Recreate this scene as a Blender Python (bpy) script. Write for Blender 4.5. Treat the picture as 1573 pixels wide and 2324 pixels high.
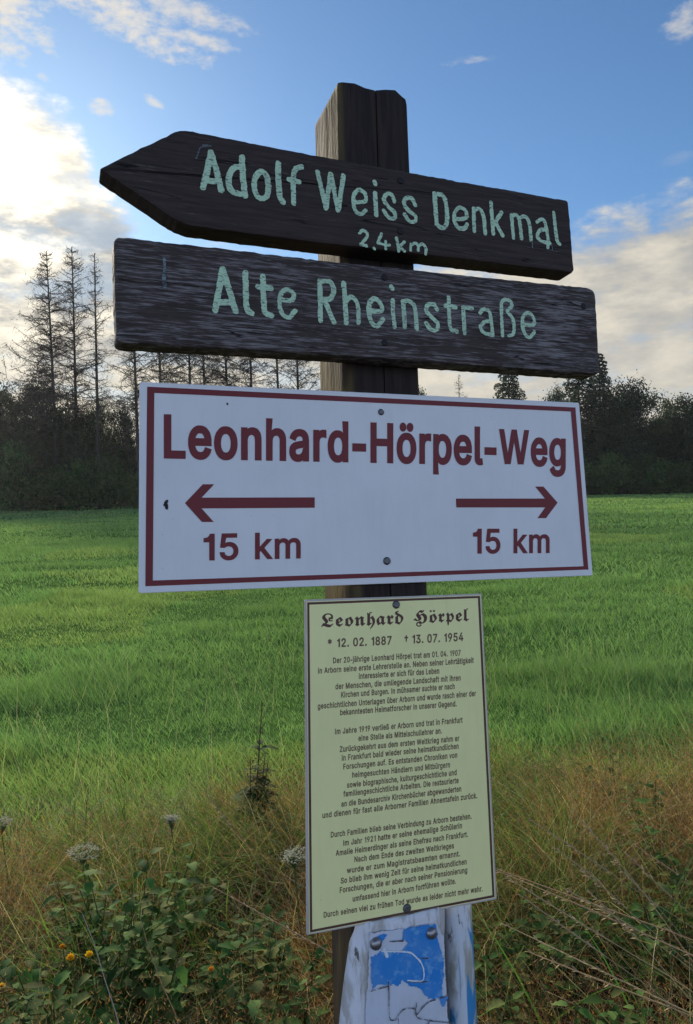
import bpy, bmesh, math, random, json
import numpy as np
from mathutils import Vector, Matrix
from mathutils.geometry import tessellate_polygon, delaunay_2d_cdt

for o in list(bpy.data.objects): bpy.data.objects.remove(o)
S = bpy.context.scene
COL = S.collection
R = math.radians
rng = np.random.default_rng(7)
random.seed(7)

# ------------------------------------------------------------------ camera
FPX = 1755.0; CX, CY = 786.5, 1161.5          # focal length and centre in the photo's measuring pixels (1573 x 2323)
PITCH, ROLL, CAMZ = R(-1.0), R(1.4), 1.5
fwd = Vector((0, math.cos(PITCH), math.sin(PITCH)))
up0 = Vector((0, -math.sin(PITCH), math.cos(PITCH)))
camx = Vector((math.cos(ROLL), 0, 0)) - up0 * math.sin(ROLL)
camup = Vector((math.sin(ROLL), 0, 0)) + up0 * math.cos(ROLL)
CAM = Vector((0, 0, CAMZ))
cd = bpy.data.cameras.new('camera'); cam = bpy.data.objects.new('camera', cd); COL.objects.link(cam)
M3 = Matrix((camx, camup, -fwd)).transposed()
cam.matrix_world = Matrix.Translation(CAM) @ M3.to_4x4()
cd.sensor_fit = 'VERTICAL'; cd.sensor_height = 36.0; cd.lens = 36.0 * FPX / 2323.0
cd.clip_start = 0.05; cd.clip_end = 3000
S.camera = cam
def ray(px, py):
    d = camx * ((px - CX) / FPX) + camup * (-(py - CY) / FPX) + fwd
    return d                                    # not normalised: length 1 along the optical axis
def azel(px, py):
    d = ray(px, py).normalized()
    return math.atan2(d.x, d.y), math.asin(d.z)

# ------------------------------------------------------------------ world: sky and clouds
S.view_settings.view_transform = 'Standard'; S.view_settings.look = 'None'
S.view_settings.gamma = 1; S.view_settings.exposure = 0.35
SUN_AZ, SUN_EL = azel(15, 395)
W = bpy.data.worlds.new('World'); S.world = W; W.use_nodes = True
nt = W.node_tree; nt.nodes.clear()
class NB:
    """small helper to write node graphs as expressions"""
    def __init__(s, nt): s.nt = nt
    def n(s, t, **k):
        x = s.nt.nodes.new(t)
        for a, b in k.items(): setattr(x, a, b)
        return x
    def put(s, sock, v):
        if hasattr(v, 'is_output'): s.nt.links.new(v, sock)
        elif v is not None: sock.default_value = v
    def m(s, op, a, b=None, c=None, clamp=False):
        x = s.n('ShaderNodeMath', operation=op, use_clamp=clamp)
        s.put(x.inputs[0], a); s.put(x.inputs[1], b); s.put(x.inputs[2], c)
        return x.outputs[0]
    def mix(s, f, a, b, blend='MIX'):
        x = s.n('ShaderNodeMix', data_type='RGBA', blend_type=blend)
        s.put(x.inputs[0], f); s.put(x.inputs[6], a); s.put(x.inputs[7], b)
        return x.outputs[2]
    def ss(s, lo, hi, v):
        x = s.n('ShaderNodeMapRange', interpolation_type='SMOOTHSTEP')
        s.put(x.inputs[0], v); s.put(x.inputs[1], lo); s.put(x.inputs[2], hi); s.put(x.inputs[3], 0.0); s.put(x.inputs[4], 1.0)
        return x.outputs[0]
    def noise(s, v, scale, detail=4.0, rough=0.55, dist=0.0):
        x = s.n('ShaderNodeTexNoise'); s.put(x.inputs['Vector'], v)
        x.inputs['Scale'].default_value = scale; x.inputs['Detail'].default_value = detail
        x.inputs['Roughness'].default_value = rough; x.inputs['Distortion'].default_value = dist
        return x.outputs[0]
    def xyz(s, x=0.0, y=0.0, z=0.0):
        c = s.n('ShaderNodeCombineXYZ'); s.put(c.inputs[0], x); s.put(c.inputs[1], y); s.put(c.inputs[2], z)
        return c.outputs[0]
    def scale(s, v, sc):
        x = s.n('ShaderNodeVectorMath', operation='MULTIPLY'); s.put(x.inputs[0], v); x.inputs[1].default_value = sc
        return x.outputs[0]
    def curve(s, pts, v):
        x = s.n('ShaderNodeFloatCurve'); c = x.mapping.curves[0]
        while len(c.points) < len(pts): c.points.new(0.5, 0.5)
        for p, q in zip(c.points, pts): p.location = q; p.handle_type = 'AUTO'
        x.mapping.update(); s.put(x.inputs[1], v)
        return x.outputs[0]
def build_sky():
    g = NB(nt)
    sky = g.n('ShaderNodeTexSky', sky_type='NISHITA', sun_disc=False)
    sky.sun_elevation = SUN_EL; sky.sun_rotation = SUN_AZ
    sky.altitude = 300; sky.air_density = 1.0; sky.dust_density = 0.35; sky.ozone_density = 2.2
    tc = g.n('ShaderNodeTexCoord').outputs['Generated']
    sp = g.n('ShaderNodeSeparateXYZ'); g.put(sp.inputs[0], tc)
    x, y, z = sp.outputs
    az = g.m('ARCTAN2', x, y); el = g.m('ARCSINE', z)
    zz = g.m('ADD', g.m('MAXIMUM', z, 0.0), 0.12)
    P = g.xyz(g.m('DIVIDE', x, zz), g.m('DIVIDE', y, zz), 0.0)            # cloud layer seen in perspective
    n1 = g.noise(P, 2.2, 6, .6); n2 = g.noise(g.scale(tc, (9, 9, 26)), 1.0, 5, .6)
    n3 = g.noise(g.scale(tc, (30, 30, 60)), 1.0, 4, .6); n4 = g.noise(g.scale(tc, (70, 70, 150)), 1.0, 3, .6)
    warp = g.m('ADD', g.m('MULTIPLY', g.m('SUBTRACT', n2, .5), .10), g.m('MULTIPLY', g.m('SUBTRACT', n3, .5), .06))
    # upper edge of the cloud bank: elevation as a function of azimuth
    edge = [(-200, 40), (-60, 90), (0, 150), (70, 180), (130, 225), (190, 290), (225, 390), (300, 480), (360, 560), (520, 585), (800, 600), (1000, 600), (1200, 590), (1300, 535), (1400, 495), (1573, 455), (1750, 430)]
    pts = [azel(*e) for e in edge]
    pts = [((a + math.pi) / (2 * math.pi), e / 1.0) for a, e in pts]
    pts = [(0.0, .42), (.2, .46), (.34, .27)] + pts + [(.66, .30), (.8, .46), (1.0, .42)]
    pts.sort()
    f = g.curve(pts, g.m('DIVIDE', g.m('ADD', az, math.pi), 2 * math.pi))
    d = g.m('ADD', g.m('SUBTRACT', f, el), warp)
    bank = g.ss(-0.012, 0.035, d)
    # thin places in the bank
    thin = g.ss(.36, .52, g.m('ADD', n1, g.m('MULTIPLY', g.m('SUBTRACT', n2, .5), .7)))
    sunny = Vector((math.sin(SUN_AZ) * math.cos(SUN_EL), math.cos(SUN_AZ) * math.cos(SUN_EL), math.sin(SUN_EL)))
    dp = g.n('ShaderNodeVectorMath', operation='DOT_PRODUCT'); g.put(dp.inputs[0], tc); dp.inputs[1].default_value = sunny
    ang = g.m('ARCCOSINE', g.m('MINIMUM', dp.outputs['Value'], 1.0))
    glow = g.m('POWER', 2.718, g.m('MULTIPLY', g.m('POWER', g.m('DIVIDE', ang, .10), 1.25), -1.0))
    glow2 = g.m('POWER', 2.718, g.m('MULTIPLY', g.m('DIVIDE', ang, .42), -1.0))
    lit = g.ss(.35, .68, g.m('ADD', g.m('MULTIPLY', n2, .65), g.m('MULTIPLY', n3, .35)))
    base = g.mix(lit, (.50, .49, .46, 1), (.72, .67, .57, 1))
    belt = g.m('MULTIPLY', g.m('ADD', .25, g.m('MULTIPLY', g.ss(.1, -.15, az), .75)), g.m('MULTIPLY', g.ss(.15, .23, el), g.m('MULTIPLY', g.ss(.375, .325, el), g.ss(.66, .42, n2))))
    base = g.mix(g.m('MULTIPLY', belt, .8), base, (.24, .27, .31, 1))
    cl = g.mix(g.m('MULTIPLY', glow2, g.m('ADD', .25, g.m('MULTIPLY', lit, .6))), base, (1.05, .96, .76, 1))
    cl = g.mix(g.m('MULTIPLY', belt, .55), cl, (.25, .27, .30, 1))
    cl = g.mix(g.m('MULTIPLY', g.m('MULTIPLY', glow, g.m('SUBTRACT', 1.0, g.m('MULTIPLY', belt, .75))), g.m('ADD', .25, g.m('MULTIPLY', lit, 1.1))), cl, (2.4, 2.2, 1.8, 1))
    cl = g.mix(g.m('MULTIPLY', g.ss(.15, -.35, y), g.m('ADD', .35, g.m('MULTIPLY', lit, .65))), cl, (1.20, 1.62, 2.5, 1))   # unseen bright clouds added behind the camera to light the sign faces
    bank = g.m('MULTIPLY', bank, g.m('ADD', .76, g.m('MULTIPLY', thin, .24)))
    # loose wisps above the bank: centre, half length, half width (photo pixels), tilt, weight
    def wisp(px, py, a, b, tilt, wgt):
        A, E = azel(px, py); ca, sa = math.cos(R(tilt)), math.sin(R(tilt))
        da = g.m('SUBTRACT', az, A); de = g.m('SUBTRACT', el, E)
        u = g.m('DIVIDE', g.m('ADD', g.m('MULTIPLY', da, ca), g.m('MULTIPLY', de, sa)), a / FPX)
        v = g.m('DIVIDE', g.m('SUBTRACT', g.m('MULTIPLY', de, ca), g.m('MULTIPLY', da, sa)), b / FPX)
        r = g.m('ADD', g.m('MULTIPLY', u, u), g.m('MULTIPLY', v, v))
        r = g.m('ADD', r, g.m('MULTIPLY', g.m('SUBTRACT', n2, .5), -3.2))
        r = g.m('ADD', r, g.m('MULTIPLY', g.m('SUBTRACT', n3, .5), -2.8))
        r = g.m('ADD', r, g.m('MULTIPLY', g.m('SUBTRACT', n4, .5), -3.2))
        return g.m('MULTIPLY', g.ss(1.7, -.7, r), wgt)
    ws = [wisp(265, 22, 160, 40, -18, 1.0), wisp(420, 25, 130, 22, -8, .8), wisp(455, 90, 75, 13, -8, .8), wisp(25, 25, 85, 42, -28, 1.0),
          wisp(20, 95, 45, 26, -30, .9), wisp(350, 230, 22, 8, -18, .8), wisp(232, 245, 26, 16, -5, .8), wisp(98, 175, 16, 8, -10, .5), wisp(1068, 138, 60, 8, 0, .55),
          wisp(1560, 45, 40, 26, 15, .75), wisp(1470, 470, 110, 12, 14, .2), wisp(1550, 355, 40, 10, 4, .12)]
    t = ws[0]
    for w_ in ws[1:]: t = g.m('MAXIMUM', t, w_)
    wc = g.mix(glow2, (.66, .64, .60, 1), (1.0, .9, .74, 1))
    skyc = g.n('ShaderNodeVectorMath', operation='SCALE'); g.put(skyc.inputs[0], sky.outputs[0]); skyc.inputs['Scale'].default_value = SKY
    tint = g.mix(1.0, skyc.outputs[0], (.66, .92, 1.12, 1), 'MULTIPLY')
    c = g.mix(g.m('MULTIPLY', t, .9), tint, wc)
    c = g.mix(bank, c, cl)
    # pale warm air low over the horizon
    low = g.m('MULTIPLY', g.ss(.155, .02, el), .85)
    hz = g.mix(glow2, g.mix(g.ss(-.2, .6, y), (.62, .66, .74, 1), (.58, .53, .41, 1)), (1.0, .80, .50, 1))
    c = g.mix(low, c, hz)
    bg = g.n('ShaderNodeBackground'); g.put(bg.inputs[0], c); bg.inputs[1].default_value = 0.78
    out = g.n('ShaderNodeOutputWorld'); nt.links.new(bg.outputs[0], out.inputs[0])
SKY = 0.11
build_sky()

sl = bpy.data.lights.new('sun', 'SUN'); sl.energy = 4.5; sl.angle = R(6); sl.color = (1, .88, .70)
so = bpy.data.objects.new('sun', sl); COL.objects.link(so)
sdir = Vector((math.sin(SUN_AZ) * math.cos(SUN_EL), math.cos(SUN_AZ) * math.cos(SUN_EL), math.sin(SUN_EL)))
so.rotation_euler = (-sdir).to_track_quat('-Z', 'Y').to_euler(); so.location = (-10, 30, 20)

# ------------------------------------------------------------------ helpers
def tag(o, label=None, cat=None, group=None, kind=None):
    for k, v in (('label', label), ('category', cat), ('group', group), ('kind', kind)):
        if v: o[k] = v
    return o
def empty(name, mat=None):
    o = bpy.data.objects.new(name, None); COL.objects.link(o); o.empty_display_size = .05
    if mat is not None: o.matrix_world = mat
    return o
def link(name, me, m, parent=None):
    o = bpy.data.objects.new(name, me); COL.objects.link(o)
    if m is not None and not len(me.materials): me.materials.append(m)
    if parent is not None: o.parent = parent
    return o
def npmesh(name, V, F, cols=None, smooth=False):
    """V (n,3), F list of int arrays with equal row length (or one array)"""
    me = bpy.data.meshes.new(name)
    V = np.asarray(V, np.float32); Fs = F if isinstance(F, list) else [F]
    Fs = [np.asarray(f, np.int32) for f in Fs if len(f)]
    me.vertices.add(len(V)); me.vertices.foreach_set('co', V.ravel())
    nl = sum(f.size for f in Fs); npoly = sum(len(f) for f in Fs)
    me.loops.add(nl); me.loops.foreach_set('vertex_index', np.concatenate([f.ravel() for f in Fs]))
    me.polygons.add(npoly)
    tot = np.concatenate([np.full(len(f), f.shape[1], np.int32) for f in Fs])
    st = np.concatenate([[0], np.cumsum(tot)[:-1]]).astype(np.int32)
    me.polygons.foreach_set('loop_start', st)
    if smooth: me.polygons.foreach_set('use_smooth', np.ones(npoly, bool))
    if cols is not None:
        a = me.attributes.new('tint', 'FLOAT_COLOR', 'POINT')
        c = np.ones((len(V), 4), np.float32); c[:, :3] = cols
        a.data.foreach_set('color', c.ravel())
    me.update(calc_edges=True); me.validate()
    return me
def bmmesh(name, bm, smooth=False):
    me = bpy.data.meshes.new(name); bm.normal_update(); bm.to_mesh(me); bm.free()
    if smooth:
        for p in me.polygons: p.use_smooth = True
    return me
def hashn(i, j, seed):
    h = (i.astype(np.int64) * 374761393 + j.astype(np.int64) * 668265263 + seed * 974711) & 0x7fffffff
    h = ((h ^ (h >> 13)) * 1274126177) & 0x7fffffff
    return ((h ^ (h >> 16)) & 0xffff) / 65535.0
def vnoise(x, y, seed=0):
    x = np.asarray(x, float); y = np.asarray(y, float)
    i = np.floor(x); j = np.floor(y); a = x - i; b = y - j
    a = a * a * (3 - 2 * a); b = b * b * (3 - 2 * b)
    return (hashn(i, j, seed) * (1 - a) * (1 - b) + hashn(i + 1, j, seed) * a * (1 - b) + hashn(i, j + 1, seed) * (1 - a) * b + hashn(i + 1, j + 1, seed) * a * b)
def fbm(x, y, seed=0, o=4):
    t = 0; s = 0
    for k in range(o):
        w = .5 ** k; t = t + w * vnoise(x * 2 ** k, y * 2 ** k, seed + k); s += w
    return t / s

# ------------------------------------------------------------------ materials
def mat(name):
    m = bpy.data.materials.new(name); m.use_nodes = True; m.node_tree.nodes.clear()
    return m, NB(m.node_tree)
def finish(g, shader):
    o = g.n('ShaderNodeOutputMaterial'); g.nt.links.new(shader, o.inputs[0])
def bsdf(g, col, rough=.7, spec=.3, bump=None, bs=.3, bd=.002, metal=0.0):
    b = g.n('ShaderNodeBsdfPrincipled'); g.put(b.inputs['Base Color'], col); g.put(b.inputs['Roughness'], rough)
    b.inputs['Specular IOR Level'].default_value = spec; b.inputs['Metallic'].default_value = metal
    if bump is not None:
        q = g.n('ShaderNodeBump'); q.inputs['Strength'].default_value = bs; q.inputs['Distance'].default_value = bd
        g.put(q.inputs['Height'], bump); g.put(b.inputs['Normal'], q.outputs[0])
    return b.outputs[0]
def obj_co(g): return g.n('ShaderNodeTexCoord').outputs['Object']
def wood(name, lo, mid, hi, amt, axis=0, gscale=1.0, seed=0.0, sunlit_moss=None):
    m, g = mat(name); co = obj_co(g)
    o = g.n('ShaderNodeVectorMath', operation='ADD'); g.put(o.inputs[0], co); o.inputs[1].default_value = (seed, seed * 1.7, seed * .3)
    v = o.outputs[0]
    a = (14, 210, 60) if axis == 0 else (150, 9, 60)
    b = (40, 520, 120) if axis == 0 else (420, 24, 120)
    n1 = g.noise(g.scale(v, a), gscale, 5, .6, .3); n2 = g.noise(g.scale(v, b), gscale, 3, .65, .2)
    n3 = g.noise(g.scale(v, (9, 26, 9) if axis == 0 else (20, 5, 9)), 1.0, 3, .5)
    c = g.mix(g.ss(.3, .7, n1), lo, mid)
    fib = g.ss(amt, amt + .17, g.m('ADD', g.m('MULTIPLY', n2, .62), g.m('ADD', g.m('MULTIPLY', n1, .2), g.m('MULTIPLY', n3, .3))))
    c = g.mix(fib, c, hi)
    if sunlit_moss is not None:
        sx = g.n('ShaderNodeSeparateXYZ'); g.put(sx.inputs[0], co)      # moss patches plus sunlit olive tone painted on the post's left side
        c = g.mix(g.m('MULTIPLY', g.ss(.3, .6, n3), g.ss(-.044, -.053, sx.outputs[0])), c, sunlit_moss)
    n4 = g.noise(g.scale(v, (4, 95, 20) if axis == 0 else (95, 3, 20)), 1.0, 2, .4, .35)
    crack = g.ss(.012, .0, g.m('ABSOLUTE', g.m('SUBTRACT', n4, .56)))
    crack = g.m('MULTIPLY', crack, g.ss(.5, .6, n3))
    c = g.mix(crack, c, (.006, .005, .005, 1))
    h = g.m('ADD', g.m('ADD', g.m('MULTIPLY', n1, .6), g.m('MULTIPLY', n2, .4)), g.m('MULTIPLY', crack, -1.2))
    finish(g, bsdf(g, c, .78, .25, h, .9, .0018))
    return m
def paint(name, col, worn, amt=.30, scale=(120, 300, 100), rough=.6, dirt=None):
    m, g = mat(name); co = obj_co(g)
    n = g.noise(g.scale(co, scale), 1.0, 5, .65)
    n2 = g.noise(co, 22.0, 4, .6)
    c = g.mix(g.ss(amt + .12, amt - .03, n), col, worn)
    c = g.mix(g.m('MULTIPLY', g.ss(.4, .75, n2), .25), c, dirt if dirt else worn)
    finish(g, bsdf(g, c, rough, .3, n, .25, .0006))
    return m
def leafmat(name, tint=(1, 1, 1, 1), trans=.35, rough=.7, spec=.12):
    m, g = mat(name)
    at = g.n('ShaderNodeAttribute', attribute_name='tint').outputs['Color']
    c = g.mix(1.0, at, tint, 'MULTIPLY')
    d = bsdf(g, c, rough, spec)
    t = g.n('ShaderNodeBsdfTranslucent'); g.put(t.inputs[0], g.mix(1.0, c, (1.15, 1.25, .7, 1), 'MULTIPLY'))
    x = g.n('ShaderNodeMixShader'); x.inputs[0].default_value = trans
    g.nt.links.new(d, x.inputs[1]); g.nt.links.new(t.outputs[0], x.inputs[2])
    finish(g, x.outputs[0]); return m
M = {}
M['wood_arrow'] = wood('dark_stained_wood', (.033, .024, .021, 1), (.054, .039, .033, 1), (.15, .13, .125, 1), .625, 0, 1.0, 0.0)
M['wood_plank'] = wood('greyed_stained_wood', (.040, .029, .025, 1), (.066, .049, .043, 1), (.21, .19, .185, 1), .53, 0, 1.0, 3.1)
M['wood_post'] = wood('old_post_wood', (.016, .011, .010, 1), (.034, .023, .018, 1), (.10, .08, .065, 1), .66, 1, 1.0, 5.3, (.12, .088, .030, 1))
M['letter'] = paint('pale_green_letter_paint', (.50, .70, .47, 1), (.10, .11, .095, 1), .37, (160, 420, 100))
M['letter_old'] = paint('worn_letter_paint', (.20, .26, .26, 1), (.05, .05, .055, 1), .46, (160, 420, 100))
M['dark'] = paint('dark_iron', (.012, .011, .012, 1), (.03, .025, .022, 1))
def metal(name, col, rough):
    m, g = mat(name); n = g.noise(obj_co(g), 400.0, 4, .6)
    finish(g, bsdf(g, g.mix(n, col, (.10, .09, .085, 1)), rough, .5, n, .3, .0005, .85)); return m
M['screw'] = metal('weathered_zinc', (.45, .45, .46, 1), .38)
M['screw_dark'] = metal('dull_screw_steel', (.16, .16, .17, 1), .5)
def panel(name, col, dirt, damt, rough=.35):
    m, g = mat(name); co = obj_co(g)
    n = g.noise(co, 9.0, 5, .6); n2 = g.noise(g.scale(co, (60, 14, 30)), 1.0, 5, .65); n3 = g.noise(co, 260.0, 2, .5)
    c = g.mix(g.m('MULTIPLY', g.ss(.35, .75, g.m('ADD', g.m('MULTIPLY', n, .6), g.m('MULTIPLY', n2, .4))), damt), col, dirt)
    n4 = g.noise(g.scale(co, (160, 7, 30)), 1.0, 4, .6); c = g.mix(g.m('MULTIPLY', g.ss(.56, .76, n4), damt * .5), c, dirt)
    c = g.mix(g.m('MULTIPLY', g.ss(.71, .78, n3), .35), c, (.16, .14, .12, 1))
    finish(g, bsdf(g, c, g.m('ADD', rough, g.m('MULTIPLY', n, .2)), .4, n2, .08, .0006)); return m
M['white_panel'] = panel('white_sheet_metal', (.75, .75, .74, 1), (.58, .58, .57, 1), .35)
M['cream_panel'] = panel('cream_yellow_sheet', (.92, .87, .39, 1), (.80, .75, .33, 1), .6)
M['edge'] = panel('bare_sheet_edge', (.56, .50, .44, 1), (.36, .32, .28, 1), .7)
M['red'] = paint('dark_red_print', (.165, .013, .016, 1), (.12, .022, .026, 1), .16, (40, 40, 40), .45)
M['brown'] = paint('brown_print', (.105, .040, .030, 1), (.16, .13, .09, 1), .22, (300, 300, 100), .5)
M['print'] = paint('faded_dark_print', (.15, .085, .05, 1), (.26, .2, .11, 1), .30, (200, 200, 100), .5)
M['blue'] = paint('bright_blue_paint', (.02, .22, .60, 1), (.14, .36, .65, 1), .38, (70, 90, 70), .6, (.30, .46, .64, 1))
M['black_line'] = paint('thin_black_marking', (.06, .055, .06, 1), (.25, .25, .26, 1), .4, (200, 200, 100))
M['white_line'] = paint('white_marking', (.75, .78, .8, 1), (.4, .55, .7, 1), .25, (200, 200, 100))
def chippaint(name, white, grey, bluec, bamt, vert=True):
    m, g = mat(name); co = obj_co(g)
    n = g.noise(g.scale(co, (55, 11, 40)), 1.0, 5, .65, .4); n2 = g.noise(g.scale(co, (90, 30, 90)), 1.0, 4, .6); n3 = g.noise(g.scale(co, (60, 9, 40)), .8, 3, .5, .8)
    c = g.mix(g.ss(.46, .60, n), white, grey)
    c = g.mix(g.ss(.62, .70, n2), c, (.12, .11, .09, 1))
    c = g.mix(g.ss(bamt, bamt + .05, n3), c, bluec)
    finish(g, bsdf(g, c, .6, .3, n, .6, .002)); return m
M['chip'] = chippaint('chipped_white_paint', (.70, .70, .72, 1), (.46, .44, .40, 1), (.25, .42, .62, 1), .80)
M['pole'] = chippaint('smeared_white_paint', (.62, .66, .70, 1), (.40, .39, .33, 1), (.05, .26, .52, 1), .53)
M['sheet'] = panel('white_map_sheet', (.62, .66, .74, 1), (.50, .52, .56, 1), .8)

# ------------------------------------------------------------------ the ground
def gz(x, y):
    y = np.asarray(y, float); x = np.asarray(x, float)
    t = np.clip(y - 4.5, 0, 70)
    z = t * t / (t + 3.0) * .0188
    z = z + .05 * (fbm(x * .22 + 9, y * .22, 3, 3) - .5) * np.clip(y / 6, 0, 1)
    return z
def build_ground():
    ys = np.concatenate([np.linspace(-12, 3, 31), np.linspace(3.3, 14, 45), 14 * (700 / 14) ** np.linspace(.02, 1, 60)])
    xs = np.sinh(np.linspace(-5.2, 5.2, 121)); xs = xs / xs.max() * 650
    X, Y = np.meshgrid(xs, ys); Z = gz(X, Y)
    V = np.stack([X.ravel(), Y.ravel(), Z.ravel()], 1)
    nx = len(xs); I = np.arange(len(ys) - 1)[:, None] * nx + np.arange(nx - 1)[None]
    F = np.stack([I, I + 1, I + 1 + nx, I + nx], -1).reshape(-1, 4)
    m, g = mat('meadow_soil'); co = obj_co(g)
    n = g.noise(co, .35, 5, .6); n2 = g.noise(co, 14.0, 5, .7)
    sp = g.n('ShaderNodeSeparateXYZ'); g.put(sp.inputs[0], co)
    soil = g.mix(n2, (.016, .013, .008, 1), (.045, .036, .018, 1))
    gr = g.mix(g.ss(.3, .7, n), (.075, .150, .038, 1), (.115, .21, .055, 1))
    gr = g.mix(g.ss(.35, .7, n2), (.055, .11, .028, 1), gr)
    c = g.mix(g.ss(3.6, 5.2, g.m('ADD', sp.outputs[1], n)), soil, gr)
    finish(g, bsdf(g, c, 1.0, 0.0, n2, .5, .02))
    o = link('ground', npmesh('ground', V, F, smooth=True), m); tag(o, kind='structure', label='green meadow ground rising gently to the trees')
build_ground()

# ------------------------------------------------------------------ grass
def blades(pos, h, az, lean, curl, w, col, seg=3, tipcol=None):
    """curved tapering blades; returns V, F3, F4, C"""
    n = len(pos); t = np.linspace(0, 1, seg + 1)
    dx = np.cos(az); dy = np.sin(az)
    out = lean[:, None] * t[None] + curl[:, None] * t[None] ** 2
    L = h[:, None]
    px = pos[:, 0:1] + dx[:, None] * out * L; py = pos[:, 1:2] + dy[:, None] * out * L
    pz = pos[:, 2:3] + L * t[None] * np.sqrt(np.clip(1 - .35 * np.clip(out, 0, 1.4) ** 2, .1, 1))
    f = rng.uniform(0, 2 * np.pi, n); wx = np.cos(f)[:, None] * w[:, None]; wy = np.sin(f)[:, None] * w[:, None]
    k = (1 - t) ** .8 * .5
    k = k[None, :seg]
    A = np.stack([px[:, :seg] - wx * k, py[:, :seg] - wy * k, pz[:, :seg]], -1)
    B = np.stack([px[:, :seg] + wx * k, py[:, :seg] + wy * k, pz[:, :seg]], -1)
    T = np.stack([px[:, seg], py[:, seg], pz[:, seg]], -1)[:, None]
    V = np.concatenate([A, B, T], 1); nv = 2 * seg + 1
    base = (np.arange(n) * nv)[:, None]
    q = [np.stack([base[:, 0] + i, base[:, 0] + seg + i, base[:, 0] + seg + i + 1, base[:, 0] + i + 1], -1) for i in range(seg - 1)]
    F4 = np.concatenate(q, 0) if q else np.zeros((0, 4), int)
    F3 = np.stack([base[:, 0] + seg - 1, base[:, 0] + 2 * seg - 1, base[:, 0] + 2 * seg], -1)
    if tipcol is None: C = np.repeat(col[:, None], nv, 1)
    else:
        tt = np.concatenate([t[:seg], t[:seg], [1.0]])[None, :, None]
        C = col[:, None] * (1 - tt) + tipcol[:, None] * tt
    return V.reshape(-1, 3), F3, F4, C.reshape(-1, 3)
class Acc:
    def __init__(s): s.V = []; s.F3 = []; s.F4 = []; s.C = []; s.n = 0
    def add(s, V, F3, F4, C):
        s.V.append(V); s.C.append(C)
        if len(F3): s.F3.append(F3 + s.n)
        if len(F4): s.F4.append(F4 + s.n)
        s.n += len(V)
    def mesh(s, name, smooth=False):
        F = []
        if s.F3: F.append(np.concatenate(s.F3))
        if s.F4: F.append(np.concatenate(s.F4))
        return npmesh(name, np.concatenate(s.V), F, np.concatenate(s.C), smooth)
def wedge(n, r0, r1, half=34, c=0.0):
    r = np.sqrt(rng.uniform(r0 * r0, r1 * r1, n)); a = R(c) + R(half) * rng.uniform(-1, 1, n)
    return r * np.sin(a), r * np.cos(a)
def pick(pal, n, jit=.22, p=None):
    pal = np.array(pal); c = pal[rng.choice(len(pal), n, p=p)]
    return c * (1 + jit * rng.uniform(-1, 1, (n, 1))) * (1 + .08 * rng.uniform(-1, 1, (n, 3)))
def verge_edge(x):                                # where the rough verge ends and the mown meadow starts (y in metres)
    return 3.55 + .42 * np.clip(x, -2, 3) + .5 * (fbm(np.asarray(x) * 1.3, np.asarray(x) * 0 + 4, 21, 3) - .5) * 2
M['meadow'] = leafmat('meadow_grass', (1, 1, 1, 1), .42)
GREENS = [(.155, .280, .100), (.175, .305, .112), (.195, .315, .125), (.130, .240, .085), (.22, .32, .15)]
def build_field():
    A = Acc()
    for (r0, r1, n, w, hk) in ((3.0, 7.0, 120000, .0045, 1.0), (7, 13, 150000, .008, 1.0), (13, 26, 160000, .017, 1.05), (26, 50, 120000, .05, 1.1), (50, 76, 70000, .10, 1.1)):
        x, y = wedge(n, r0, r1)
        k = (y > verge_edge(x) - .05); x, y = x[k], y[k]; n = len(x)
        cl = fbm(x * .55 + 5, y * 1.15, 11, 4); fine = fbm(x * 3.1, y * 3.1, 15, 2)
        band = vnoise(x * .16 + 3, y * .55 + .25 * x * .2, 31)
        tus = np.clip(fbm(x * .9 + 2, y * 1.5, 77, 3) - .52, 0, 1) * 6
        h = (.04 + .17 * np.clip(cl - .32, 0, 1) + .09 * np.clip(band - .5, 0, 1) + .03 * fine + .055 * tus) * rng.uniform(.6, 1.25, n) * hk * (.85 if r0 < 7 else .75)
        keep = rng.uniform(0, 1, n) < np.clip(.35 + 1.5 * (cl - .3) + .5 * (fine - .4), .5, 1); x, y, h = x[keep], y[keep], h[keep]; n = len(x)
        hue = fbm(x * .3, y * .3, 41, 3)[:, None]
        col = pick(GREENS, n, .25, [.3, .3, .18, .12, .10]) * (.8 + .45 * hue)
        col = col * np.where(hue > .62, np.array([[1.25, 1.05, 1.0]]), 1.0)
        az = np.where(rng.uniform(0, 1, n) < .4, R(-160) + rng.normal(0, .8, n), rng.uniform(0, 6.28, n))
        v = blades(np.stack([x, y, gz(x, y) - .01], 1), h, az, rng.uniform(.05, .5, n), rng.uniform(.1, .7, n), w * rng.uniform(.6, 1.3, n), col, 3 if r1 < 14 else 2, col * np.array([[1.12, 1.1, 1.1]]))
        A.add(*v)
        if r1 < 8:                                         # thin pale seed stalks standing out of the meadow
            k = rng.choice(n, n // 160, replace=False); m = len(k)
            A.add(*blades(np.stack([x[k], y[k], gz(x[k], y[k])], 1), rng.uniform(.25, .55, m), rng.uniform(0, 6.28, m), rng.uniform(0, .4, m), rng.uniform(0, .4, m), np.full(m, w * .5), pick([(.34, .34, .20), (.42, .38, .26), (.26, .30, .14)], m, .2), 3))
    o = link('meadow_grass', A.mesh('meadow_grass'), M['meadow']); tag(o, 'bright green meadow grass in low uneven tussocks', 'grass', kind='stuff')
build_field()

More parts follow.
